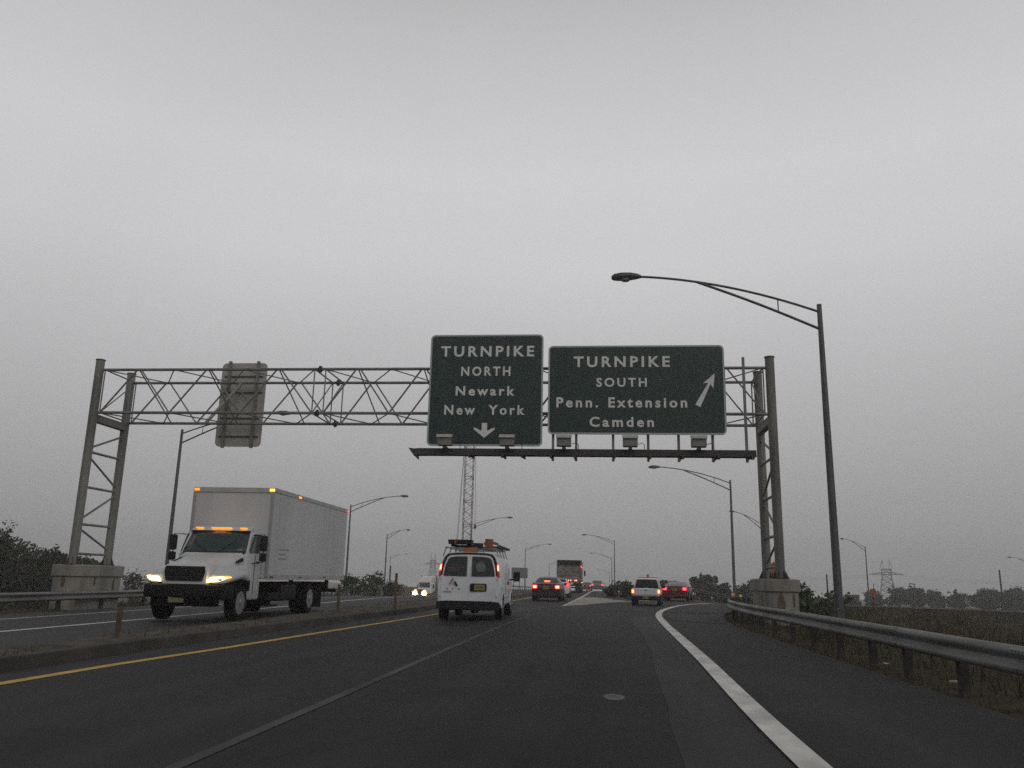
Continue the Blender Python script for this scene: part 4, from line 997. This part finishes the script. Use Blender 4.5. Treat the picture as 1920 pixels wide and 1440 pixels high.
# --- tall open trailer ahead, seen from behind
def trailer():
    t = thing('trailer_truck', (-2.62, 87.5, .03), 'tall rusty grey trailer truck far ahead with a row of red lights', 'truck', TH(.0, 1))
    bx = MB()
    bx.box((-1.22, 5.5, 2.12), (.06, 11, 2.3)).box((1.22, 5.5, 2.12), (.06, 11, 2.3)).box((0, 5.5, .99), (2.5, 11, .06)).box((0, 11.0, 2.12), (2.5, .06, 2.3))
    bx.build('trailer_body', TRAILER, t)
    tg = MB().box((0, .05, 1.9), (2.38, .07, 1.8)).build('tailgate', TRAILER, t)
    b = MB()
    for z in (1.3, 1.75, 2.2, 2.7): b.box((0, -.0, z), (2.38, .06, .06))
    b.build('rib', TRAILER, tg)
    for x in (-1.22, 1.22): MB().box((x, 0, 2.12), (.12, .12, 2.34)).build('corner_post', mat('post_brown', (.17, .15, .125), .8, var=.2), t)
    MB().box((0, 0, 3.25), (2.56, .1, .08)).build('top_rail', BLACK, t)
    MB().box((0, .4, 2.98), (2.30, .8, .5)).build('tarp_roll', UNDER, t)
    for x in (-1.0, -.88, -.32, -.06, .18, .62, .76):
        lamp_quad(t, 'tail_light', REDL, x-.07, x+.07, 1.18, 1.33, -.05, BULBR, .03, .2)
    lamp_quad(t, 'marker_light', REDL, 1.17, 1.29, 2.62, 2.74, -.07, BULBP, .03, .2)
    MB().box((1.27, 3.4, 2.6), (.03, .22, .1)).build('side_marker', BULBR, t); MB().box((1.27, 3.2, 1.05), (.03, .2, .1)).build('side_marker', BULBO, t)
    MB().box((0, 5, .8), (.9, 10, .2)).build('chassis', UNDER, t)
    MB().box((0, .1, .55), (2.3, .12, .12)).build('rear_bar', BLACK, t)
    for y in (1.6, 2.9):
        for sg in (-1, 1): wheel(t, sg*1.05, y, .5, .3, side=sg)
    for sg in (-1, 1): MB().box((sg*.9, .6, .6), (.6, .02, .7)).build('mud_flap', BLACK, t)
    # tractor ahead
    MB().box((0, 13.0, 1.9), (2.4, 2.2, 2.5)).build('cab', DARKRED, t, bevel=.12); MB().box((0, 15.0, 1.3), (1.7, 1.9, 1.2)).build('hood', DARKRED, t, bevel=.15)
    MB().box((1.45, 13.6, 2.1), (.2, .15, .6)).build('side_mirror', BLACK, t)
    for y in (11.6, 12.9, 15.3):
        for sg in (-1, 1): wheel(t, sg*1.05, y, .5, .3, side=sg)
    return t
trailer()

# --- semi with glaring headlights far left
def semi():
    X, Y = -29.2, 140.
    t = thing('semi_truck', (X, Y, zg(X, Y)+.03), 'white semi truck far off with glaring headlights, left of the van', 'truck', TH(.20, 1))
    WHITE = mat('clean_white_cab', (.86, .86, .86), .35, var=.03)
    MB().box((0, 1.5, 1.35), (2.1, 2.2, .9)).build('hood', WHITE, t, bevel=.15)
    MB().box((0, 3.4, 1.9), (2.35, 1.8, 1.9)).build('cab', WHITE, t, bevel=.12)
    MB().prism([(2.45, 2.85), (2.9, 3.75), (5.2, 3.85), (5.2, 2.85)], 'x', -1.05, 1.05).build('roof_fairing', WHITE, t, bevel=.08)
    MB().prism([(-1.0, 2.0), (1.0, 2.0), (.92, 2.62), (-.92, 2.62)], 'y', 2.44, 2.5).build('windshield', CABGLASS, t)
    MB().box((0, 2.36, 2.72), (2.1, .3, .10)).build('visor', DARKRED, t)
    MB().prism(rrect(-.55, .55, .95, 1.7, .08), 'y', .34, .4).build('grille', BLACK, t)
    MB().box((0, .3, .62), (2.4, .3, .4)).build('front_bumper', SILVER, t, bevel=.05)
    for x in (-.82, .82):
        MB().lathe((x, .34, 1.02), [(-.10, .16), (-.06, .34), (0, .42), (.08, .42)], 'y', 16).build('headlight', HEAD2, t)
    for sg in (-1, 1):
        MB().tube([(sg*1.42, 4.2, .8), (sg*1.42, 4.2, 4.0)], .08, 10).build('exhaust_stack', BLACK, t)
        MB().box((sg*1.45, 2.9, 2.2), (.2, .12, .6)).build('side_mirror', BLACK, t)
        for y in (1.3, 5.2, 6.4): wheel(t, sg*1.02, y, .5, .3, side=sg)
    for sg in (-1, 1): MB().box((sg*.82, .31, .98), (.95, .04, .95)).build('headlight_halo', mat('amber_glow', (.4, .2, .04), .4, emit=(1, .5, .10), es=1.1), t)  # added amber plates that glow as the halo of the headlights
    MB().box((0, 6.5, .85), (.9, 6, .25)).build('chassis', UNDER, t)
    tr = MB().box((0, 12.2, 2.4), (2.5, 12.5, 2.6)).build('trailer_body', BOXW, t, bevel=.03)
    for sg in (-1, 1):
        for y in (15.5, 16.8): wheel(t, sg*1.02, y, .5, .3, side=sg)
    return t
semi()

# ------------------------------------------------------------------ crane
def crane():
    X, Y = -23.2, 150.; z0 = zg(X, Y)
    t = thing('crawler_crane', (X, Y, z0), 'tall lattice boom crane rising behind the white van to the taller green sign', 'crane')
    for sg in (-1, 1): MB().prism(rrect(-3, 3, 0, 1.1, .5), 'x', sg*1.9-.4, sg*1.9+.4).build('crawler_track', RUBBER, t)
    MB().box((0, .8, 2.0), (3, 5.2, 1.6)).build('machine_house', CRANEM, t, bevel=.1); MB().box((1.1, -1.9, 2.0), (1.0, 1.2, 1.7)).build('operator_cab', GLASS, t, bevel=.08)
    MB().box((0, 0, 1.1), (3.4, 2.2, .3)).build('turntable', UNDER, t)
    # boom: four chords and zigzag lacing, leaning a little
    p0, p1 = Vector((.45, -1.2, 2.2)), Vector((-.45, 5., 41.)); D = (p1-p0).normalized(); sx_ = Vector((1, 0, 0)); sx_ = (sx_-D*sx_.dot(D)).normalized(); sy = D.cross(sx_)
    def c(u, a, b): 
        w_ = .78*min(1, .25+u*8, .3+(1-u)*8); return p0+(p1-p0)*u+sx_*a*w_+sy*b*w_
    b = MB()
    for a in (-1, 1):
        for q in (-1, 1): b.tube([c(u, a, q) for u in (0, .09, .5, .91, 1)], .06, 6)
    bo = b.build('boom', CRANEM, t)
    b = MB(); n = 44
    for k in range(n):
        u0, u1 = k/n, (k+1)/n; s = 1 if k % 2 else -1
        for fx in (-1, 1):
            b.tube([c(u0, -s, fx), c(u1, s, fx)], .04, 5); b.tube([c(u0, fx, -s), c(u1, fx, s)], .04, 5)
        if k % 5 == 0:
            for fx in (-1, 1): b.tube([c(u0, -1, fx), c(u0, 1, fx)], .05, 5); b.tube([c(u0, fx, -1), c(u0, fx, 1)], .05, 5)
    b.build('boom_lacing', CRANEM, t)
    b = MB()
    tip = p1
    b.tube([tip+Vector((.9, -.3, 0)), Vector((.75, 6.5, 11.6))], .035, 5); b.tube([tip+Vector((-.5, .3, -.2)), Vector((-2.0, 2.5, 3.4))], .04, 5); b.tube([tip+Vector((-.5, .6, -.2)), Vector((-2.25, 2.5, 3.4))], .03, 5)
    b.build('hoist_rope', BLACK, t)
    MB().box((.75, 6.5, 11.2), (.42, .25, .75)).tube([(.75, 6.5, 10.85), (.75, 6.5, 10.3)], .05, 6).build('hook_block', UNDER, t)
crane()

# ------------------------------------------------------------------ pylons and lines
def pylon(X, Y, H, half, label, style, rz=0., tz=None):
    z0 = zg(X, Y); t = thing('power_pylon', (X, Y, z0), label, 'pylon', rz)
    b = MB(); r_ = .16; wb, wt = half*.55, half*.26
    zw = H*.62
    def leg(a, q, z): w_ = wb+(wt-wb)*min(1, z/zw); return Vector((a*w_, q*w_, z))
    for a in (-1, 1):
        for q in (-1, 1): b.tube([leg(a, q, z) for z in (0, zw*.5, zw, H*.80)], r_*.9, 5)
    n = 7
    for k in range(n):
        za, zc = H*.8*k/n, H*.8*(k+1)/n; s = 1 if k % 2 else -1
        for q in (-1, 1):
            b.tube([leg(-s, q, za), leg(s, q, zc)], r_*.55, 4); b.tube([leg(s, q, za), leg(-s, q, zc)], r_*.55, 4)
            b.tube([leg(q, -s, za), leg(q, s, zc)], r_*.55, 4); b.tube([leg(-1, q, zc), leg(1, q, zc)], r_*.6, 4)
    b.build('tower', PYLON, t)
    c_ = MB(); za = H*.68; hh = H*.05
    for q in (-1, 1):
        c_.tube([(-half, 0, za), (-wt, q*wt*.8, za+hh), (wt, q*wt*.8, za+hh), (half, 0, za)], r_*.8, 4); c_.tube([(-half, 0, za), (half, 0, za)], r_*.8, 4)
        for k in range(5):
            u = wt+(half-wt)*k/5; u2 = wt+(half-wt)*(k+1)/5; c_.tube([(q*u, 0, za), (q*u2, 0, za+hh*(1-(k+1)/5)+.05)], r_*.6, 4)
    for z in (za+hh*2, H*.8): c_.tube([(-wt, 0, z), (wt, 0, z)], r_*.9, 4)
    c_.build('cross_arm', PYLON, t)
    p = MB()
    for sg in (-1, 1):
        for o_ in (-.45, .45): p.tube([(sg*wt+o_*wt*.8, 0, H*.8), (sg*wt*.75, 0, H)], r_*.6, 4)
    p.build('peak', PYLON, t)
    return t
pylon(132., 400., 20.5, 7.4, 'faint lattice power pylon over the trees, right of the big street lamp', 0, R(-14))
pylon(-92.5, 480., 19., 5.2, 'very faint power pylon between the box truck and the white van', 0, R(25))
pylon(-180., 335., 10.5, 7.0, 'faint low power pylon seen right of the left gantry legs', 0, R(30))
def wire(pts, label, n=3):
    p0 = Vector(pts[0]); t = thing('power_line', p0, label, 'power line'); b = MB()
    for k in range(n):
        for a, c in zip(pts[:-1], pts[1:]):
            a, c = Vector(a)-p0, Vector(c)-p0; dz = Vector((0, 0, .9*k-.9)); L_ = (c-a).length
            b.tube([a+dz+(c-a)*u+Vector((0, 0, -.00012*L_*L_*4*u*(1-u)*.6)) for u in np.linspace(0, 1, 14)], .035, 4)
    b.build('wire', PYLON, t)
zt = zg(132, 400)+20.5*.68
wire([(139, 398, zt-.6), (255, 380, zt-3.5)], 'thin power wires running right from the faint pylon', 2)
wire([(125, 402, zt-.6), (-20, 440, zt-2.5)], 'thin power wires running left from the faint pylon behind the big lamp', 2)
wire([(-97, 478, 4.6), (-182, 340, 3.4)], 'thin power wires left of the far semi truck', 2)
for x, y, h, lb in ((31.4, 119, 2.9, 'thin wooden pole right of the right concrete pedestal'), (53.8, 119, 4.0, 'wooden pole standing before the trees at far right'), (-34.2, 140, 3.2, 'short pole beside the two left street lamps')):
    t = thing('utility_pole', (x, y, zg(x, y)-.2), lb, 'pole', group='thin wooden poles')
    zz_ = zg(x, y)
    MB().tube([(0, 0, 0), (0, 0, h+.2-zz_*.9)], [.14, .10], 8).build('shaft', WOOD, t); MB().lathe((0, 0, 0), [(h+.2-zz_*.9, .12), (h+.25-zz_*.9, .05)], 'z', 8).build('cap', BLACK, t)

# ------------------------------------------------------------------ small roadside signs and posts
def delineator(x, y, h, label, m=RUSTST, refl=None):
    z = zg(x, y)+(.17 if -9.2 < x < -5 else 0)
    t = thing('delineator_post', (x, y, z), label, 'post', group='marker posts beside the road')
    MB().prism([(-.045, -.02), (.045, -.02), (.045, .0), (.015, .03), (-.015, .03), (-.045, .0)], 'z', -.2, h).build('stem', m, t)
    if refl: MB().prism(rrect(-refl[1], refl[1], h-refl[1]*2, h, refl[1]*.4, 3), 'y', -.035, -.022).build('reflector', refl[0], t)
    else: MB().box((0, -.024, h-.06), (.08, .006, .1)).build('reflector', m, t)
    return t
delineator(-8.05, 13.9, .52, 'low dark marker post on the median at far left'); delineator(-7.95, 26.0, .85, 'rusty marker post on the median right of the box truck')
delineator(-7.0, 29.6, 1.25, 'tall rusty marker post against the left side of the white van', mat('rust_post', (.16, .085, .04), .8, var=.3)); delineator(-5.9, 49, 1.0, 'marker post on the median left of the maroon sedan')
delineator(9.4, 59.5, .98, 'marker post with amber reflector left of the lamp base by the far guardrail', refl=(YSIGN, .09)); delineator(9.95, 59.7, .98, 'marker post with amber reflector just right of the second lamp base', refl=(YSIGN, .08))
delineator(10.75, 60.2, .96, 'marker post with amber reflector left of the right pedestal', refl=(YSIGN, .10))
delineator(1.75, 62.5, .62, 'orange marker post with a white strip in front of the gore shrubs', mat('faded_orange', (.16, .07, .03), .7), (SIGNW, .05)); delineator(4.55, 62, .8, 'yellow marker post between the pickup and the dark red sedan', YSIGN, (YSIGN, .16))
t = thing('warning_sign', (9.25, 45., zg(9.25, 45)), 'orange diamond sign seen between the right gantry legs', 'road sign')
MB().prism([(-.42, 2.2), (0, 1.78), (.42, 2.2), (0, 2.62)], 'y', -.01, .01).build('panel', OSIGN, t); MB().box((0, .035, 1.2), (.07, .05, 2.8)).build('post', RUSTST, t)
t = thing('warning_sign', (17.25, 55., zg(17.25, 55)), 'small orange marker sign on a post in the grass right of the big lamp', 'road sign')
zq = .95-zg(17.25, 55); MB().prism(rrect(-.17, .17, zq-.26, zq+.24, .05), 'y', -.012, .012).build('panel', OSIGN, t); MB().box((0, .04, zq*.5), (.09, .05, zq+.5)).build('post', WOOD, t); MB().box((.06, .0, zq+.4), (.03, .03, .35)).build('strut', WOOD, t)
for (x, y), lb, sz in (((4.95, 12.6), 'pale crumpled litter in the grass under the near guardrail, closer piece', .05), ((4.9, 15.2), 'small pale scrap of litter under the near guardrail, farther piece', .04)):
    t = thing('paper_scrap', (x, y, zg(x, y)+.05), lb, 'scrap'); rl = random.Random(int(y*10)); b = MB()
    b.rings([[(u*sz*1.4, math.cos(a)*sz*.5*rl.uniform(.6, 1.2), sz*.4+math.sin(a)*sz*.35*rl.uniform(.6, 1.2)) for a in np.linspace(0, 6.28, 8)[:-1]] for u in (-1, -.4, .2, .9)]); b.build('scrap', mat('pale_litter', (.42, .41, .38), .8, var=.2), t)
# far grey sign back on posts
t = thing('roadside_sign', (-11.5, 130., zg(-11.5, 130)), 'back of a grey roadside sign on posts behind the van mirror', 'road sign')
zo = -zg(-11.5, 130); MB().prism(rrect(-1.25, 1.25, 1.42+zo, 3.0+zo, .08), 'y', -.03, .03).build('panel', mat('grey_sign_back', (.17, .165, .16), .6, var=.1), t)
for x in (-.9, 0, .9): MB().box((x, .07, (1.6+zo)/2), (.1, .08, 1.6+zo)).build('post', RUSTST, t)
t0_ = None
for x, y, lb in ((-1.0, 112, 'small orange cone beside the distant silver car, left one'), (-.62, 118, 'small orange cone nearest the distant silver car')):
    t = thing('traffic_cone', (x, y, zg(x, y)+.03), lb, 'cone', group='orange cones at the road crest')
    MB().lathe((0, 0, 0), [(.04, .15), (.7, .03), (.72, .01)], 'z', 12).build('body', ORANGE, t, smooth=True); MB().box((0, 0, .02), (.4, .4, .04)).build('base', BLACK, t)

# ------------------------------------------------------------------ vegetation
def crown(seed, blobs, n, s0, s1, m, name='crown', parent=None, fill=.55):
    rs = np.random.RandomState(seed); v = []; f = []
    wts = np.array([b[3]*b[4]*b[5] for b in blobs])**.7; wts /= wts.sum()
    for i in range(n):
        b = blobs[rs.choice(len(blobs), p=wts)]; d = rs.normal(size=3); d /= np.linalg.norm(d)
        r_ = rs.uniform(fill, 1)**.6*(1+.10*math.sin(d[0]*5+seed)+.10*math.sin(d[1]*6+d[2]*4)); p = np.array(b[:3])+d*np.array(b[3:])*r_
        a = rs.normal(size=3); a /= np.linalg.norm(a); c = np.cross(a, rs.normal(size=3)); c /= np.linalg.norm(c)+1e-9
        s = rs.uniform(s0, s1); k = len(v); v += [tuple(p-a*s-c*s*.5), tuple(p+a*s*.2-c*s*.7), tuple(p+a*s+c*s*.3), tuple(p-a*s*.1+c*s*.7)]; f.append((k, k+1, k+2, k+3))
    return raw(name, v, f, m, parent)
def trunk(parent, H, r_, seed, limbs=5, m=BARK, spread=.35):
    rs = random.Random(seed); b = MB().tube([(0, 0, -.3), (rs.uniform(-.05, .05)*H, 0, H*.4), (0, rs.uniform(-.05, .05)*H, H*.8)], [r_, r_*.7, r_*.25], 8)
    for k in range(limbs):
        a = rs.uniform(0, 6.28); z = H*rs.uniform(.25, .6); L_ = H*spread*rs.uniform(.7, 1.1)
        b.tube([(0, 0, z), (math.cos(a)*L_*.5, math.sin(a)*L_*.5, z+L_*.5), (math.cos(a)*L_, math.sin(a)*L_, z+L_*.8)], [r_*.4, r_*.25, r_*.08], 6)
    return b.build('trunk', m, parent)
def tree(X, Y, top, wd, label, m=LEAFA, seed=1, n=1500, leaf=(.16, .36), group='trees beyond the roads', name='tree', low=.12, nb=9, cat='tree'):
    z0 = zg(X, Y)-.1; H = top-z0; t = thing(name, (X, Y, z0), label, cat, group=group); rs = random.Random(seed*13+5); bl = []
    for k in range(nb):
        u = rs.uniform(low+.12, .92); q = math.sin(math.pi*min(1, (1-u)*.62+.25)); a = rs.uniform(0, 6.28); rr = wd*.5*q*rs.uniform(.2, .75)
        bl.append((math.cos(a)*rr, math.sin(a)*rr, H*u, wd*rs.uniform(.16, .28), wd*rs.uniform(.16, .28), min(H*(1-u)*1.0+.1*H, H*rs.uniform(.12, .22))))
    bl.append((0, 0, H*.55, wd*.33, wd*.33, H*.40))
    cw = crown(seed, bl, n, leaf[0], leaf[1], m, parent=t); tw = MB(); r2 = random.Random(seed+77)
    rag = []
    for b_ in bl:
        for q in range(5):
            a, e_ = r2.uniform(0, 6.28), r2.uniform(-.1, 1.4); d = Vector((math.cos(a)*math.cos(e_), math.sin(a)*math.cos(e_), math.sin(e_)))
            c0 = Vector(b_[:3]); rr = Vector((d.x*b_[3], d.y*b_[4], d.z*b_[5])); p1 = c0+rr*r2.uniform(1.15, 1.5)
            tw.tube([c0+rr*.3, c0+rr*.8+Vector((0, 0, .05*b_[5])), p1], [.012*H*.5+.008, .008, .004], 4); rag.append((p1.x, p1.y, p1.z, b_[3]*.22+.05, b_[4]*.22+.05, b_[5]*.2+.05))
    tw.build('twigs', BARK, t); crown(seed+9, rag, int(n*.16), leaf[0]*.7, leaf[1]*.75, m, 'outer_leaves', t)
    trunk(t, H, .02*H+.06, seed); return t
LT = [(-47.5, 58, 5.1, 8, LEAFA, 'tallest dark tree at the left edge, mostly out of frame'), (-44.4, 59, 3.6, 5.5, LEAFA, 'dark rounded tree just right of the tallest tree at left'), (-42.6, 61, 2.2, 4.2, LEAFC, 'brownish low tree left of the left concrete pedestal'),
      (-41., 60, 2.45, 3.6, LEAFA, 'small dark tree directly behind the left gantry leg'), (-39.2, 63, 2.0, 3.5, LEAFB, 'small greenish tree behind the left concrete pedestal'), (-50, 68, 4.2, 7, LEAFB, 'greener tree behind the dark trees at the left edge')]
for i, (x, y, tp, wd, m, lb) in enumerate(LT): tree(x, y, tp, wd, lb, m, 20+i, 2600, (.10, .24), 'trees along the left side', low=-.1, nb=12)
RT = [(61.5, 180, .95, 6, LEAFA, 'low dark tree below the right pylon'), (65.8, 182, 1.5, 5, LEAFA, 'rounded tree just right of the right pylon'), (67.9, 178, .7, 4, LEAFB, 'low green tree left of the pointed conifer'),
      (76.5, 176, .9, 9, LEAFA, 'wide dark tree right of the pointed conifer'), (82., 178, 1.35, 7.5, LEAFA, 'broad dark tree left of the tall pole at far right'), (87.2, 170, 2.6, 7, LEAFC, 'taller brown tree right of the tall pole at far right'), (92, 172, 1.6, 8, LEAFA, 'dark tree at the right edge of the picture'),
      (58.5, 186, .2, 5, LEAFA, 'low dark tree left of the right pylon base'), (63.6, 176, .35, 3.5, LEAFC, 'low brown bush between the two trees by the right pylon'), (70.0, 184, .25, 3.6, LEAFA, 'low tree just left of the pointed conifer base'), (73.6, 183, .45, 4.2, LEAFA, 'low dark tree touching the right side of the conifer'),
      (79.4, 184, .95, 6, LEAFB, 'greener tree joining the two broad dark trees at right'), (84.8, 182, 1.3, 5, LEAFA, 'dark tree directly behind the wooden pole at far right'), (54.5, 188, -.3, 4, LEAFC, 'low brown scrub left of the small orange marker sign'),
      (14.6, 116, 2.15, 4.2, LEAFB, 'tall rounded tree right of the dark red sedan'), (17.6, 120, 1.0, 3.6, LEAFA, 'low tree right of the tall rounded one, above the far guardrail'), (20.2, 118, 1.05, 3.8, LEAFB, 'tree behind the second street lamp base'), (22.6, 121, 1.3, 3.8, LEAFA, 'dark tree left of the right concrete pedestal'), (25, 124, 1.1, 4, LEAFA, 'dark tree just behind the right concrete pedestal'),
      (9.3, 112, 1.3, 3.0, LEAFA, 'dark low tree between the pickup and the dark red sedan')]
for i, (x, y, tp, wd, m, lb) in enumerate(RT): tree(x, y, tp, wd, lb, m, 60+i, 1500, (.14, .34), 'trees on the right', low=-.05, nb=11)
# conifer
z0 = zg(71., 176); t = thing('conifer_tree', (71.0, 176, z0), 'pointed dark conifer among the trees at right', 'tree'); H = 1.15-z0
crown(5, [(0.25*math.sin(k*2.1), .25*math.cos(k*2.1), H*(.12+.82*k/9), max(.25, 2.1*(1-k/9.6)), max(.25, 2.1*(1-k/9.6)), H*.07) for k in range(10)], 1500, .1, .26, CONIF, parent=t, fill=.2); trunk(t, H, .15, 3, 3)
SH = [(1.55, 71, 1.05, 1.8, LEAFC, 'brownish shrub at the left of the gore clump'), (2.35, 72, 1.2, 1.9, LEAFB, 'tallest green shrub in the gore clump'), (3.1, 71, .95, 1.9, LEAFC, 'brown shrub of the gore clump beside the pickup'), (4.0, 75, .85, 2, LEAFB, 'shrub behind the white pickup'),
      (7.85, 33.4, 1.30, 1.2, LEAFG, 'leafy green shrub right of the right concrete pedestal'), (8.7, 35, .55, 1.7, LEAFB, 'dark low bush between the pedestal and the big lamp pole'), (12.4, 50, .6, 2., LEAFB, 'small bush in the grass right of the big lamp pole'), (14.6, 54, .9, 2.2, LEAFC, 'thin bush left of the small orange marker sign'),
      (-21.4, 74, 1.1, 3., LEAFB, 'green bush right of the box truck behind the left guardrail'), (-20.2, 76, 1.55, 2.6, LEAFB, 'tallest green bush right of the box truck'), (-19.0, 78, .75, 2.2, LEAFB, 'low bush below the two left street lamps'),
      (-32.8, 142, -.1, 3.2, LEAFC, 'reddish bare bush left of the far semi truck'), (-42.3, 75, 1.2, 2.6, LEAFC, 'thin bush left of the box truck headlight')]
for i, (x, y, tp, wd, m, lb) in enumerate(SH): tree(x, y, tp, wd, lb, m, 90+i, 300 if 7 < x < 16 else 750, (.06, .16), 'roadside shrubs', 'shrub', -.1, 9, 'shrub')

# dry grass: one mass of blades on the verge, the infield and the median edge
def grass():
    rs = np.random.RandomState(3); v = []; f = []
    def put(x, y, h, dz=0):
        z = zg(x, y)+dz; a = rs.uniform(0, 6.28); w_ = .012+.012*h; lx, ly = rs.normal(0, h*.3, 2); k = len(v)
        v.extend([(x-math.cos(a)*w_, y-math.sin(a)*w_, z-.03), (x+math.cos(a)*w_, y+math.sin(a)*w_, z-.03), (x+lx, y+ly, z+h)]); f.append((k, k+1, k+2))
    er = np.array(EDGER[:9]); cl = [(rs.uniform(5.5, 44), rs.uniform(8, 64), rs.uniform(.25, 1.3), rs.uniform(.35, .75)) for _ in range(170)]
    for i in range(30000):
        y = 5+60*rs.rand()**1.3; xe = np.interp(y, er[:, 1], er[:, 0])+.05; q = rs.rand(); x = xe+q**1.5*(28+y*.4)
        if x > 7 and y > np.interp(x, EDX, EDY)-.15: continue
        d = math.sin(x*.5+y*.23)+math.sin(y*.61-x*.9)
        near = ss(.2, 1.3, x-xe)
        if near < .5 and rs.rand() < .45+.35*math.sin(y*2.3): continue
        put(x, y, rs.uniform(.05, .15)*(1-near)+near*rs.uniform(.10, .28)*(1.35 if d > .6 else 1.))
    for cx, cy, cr, ch in cl:   # taller clumps of reeds and weeds
        for k in range(int(95*cr)):
            x, y = cx+rs.normal()*cr*.5, cy+rs.normal()*cr*.5
            if x < np.interp(y, er[:, 1], er[:, 0])+.6 or (x > 7 and y > np.interp(x, EDX, EDY)-.2): continue
            put(x, y, ch*rs.uniform(.5, 1.05))
    for i in range(4500):
        y = 5+75*rs.rand()**1.4; a = np.interp(y, np.array(CURBL)[:, 1], np.array(CURBL)[:, 0]); b = np.interp(y, np.array(CURBR)[:, 1], np.array(CURBR)[:, 0])
        if math.sin(y*1.3)+math.sin(y*.37+1) > -.2: put(a+(b-a)*rs.uniform(.05, .8), y, rs.uniform(.03, .12), .17)
    for i in range(5000):
        y = 12+75*rs.rand(); x = -19.2+bend(y)-rs.rand()*6; put(x, y, rs.uniform(.15, .4))
    for i in range(2500):
        y = 62+40*rs.rand(); x = 2.6+rs.rand()*3; put(x, y, rs.uniform(.1, .3))
    o = raw('dry_grass', v, f, GRASSB); o['kind'] = 'stuff'; o['label'] = 'dry tan and green grass on the verges and the infield'
grass()

# ------------------------------------------------------------------ damp grey air
hb = MB().box((0, 650, 24), (2990, 2140, 66)).build('haze', MATS['black_plastic']); hb['kind'] = 'stuff'
hm = bpy.data.materials.new('haze_air'); hm.use_nodes = True; t = hm.node_tree; t.nodes.clear()
o_ = t.nodes.new('ShaderNodeOutputMaterial'); pv = t.nodes.new('ShaderNodeVolumePrincipled'); t.links.new(pv.outputs[0], o_.inputs['Volume'])
pv.inputs['Color'].default_value = (1, 1, 1, 1); pv.inputs['Density'].default_value = .0013; pv.inputs['Anisotropy'].default_value = .65
hb.data.materials.clear(); hb.data.materials.append(hm)
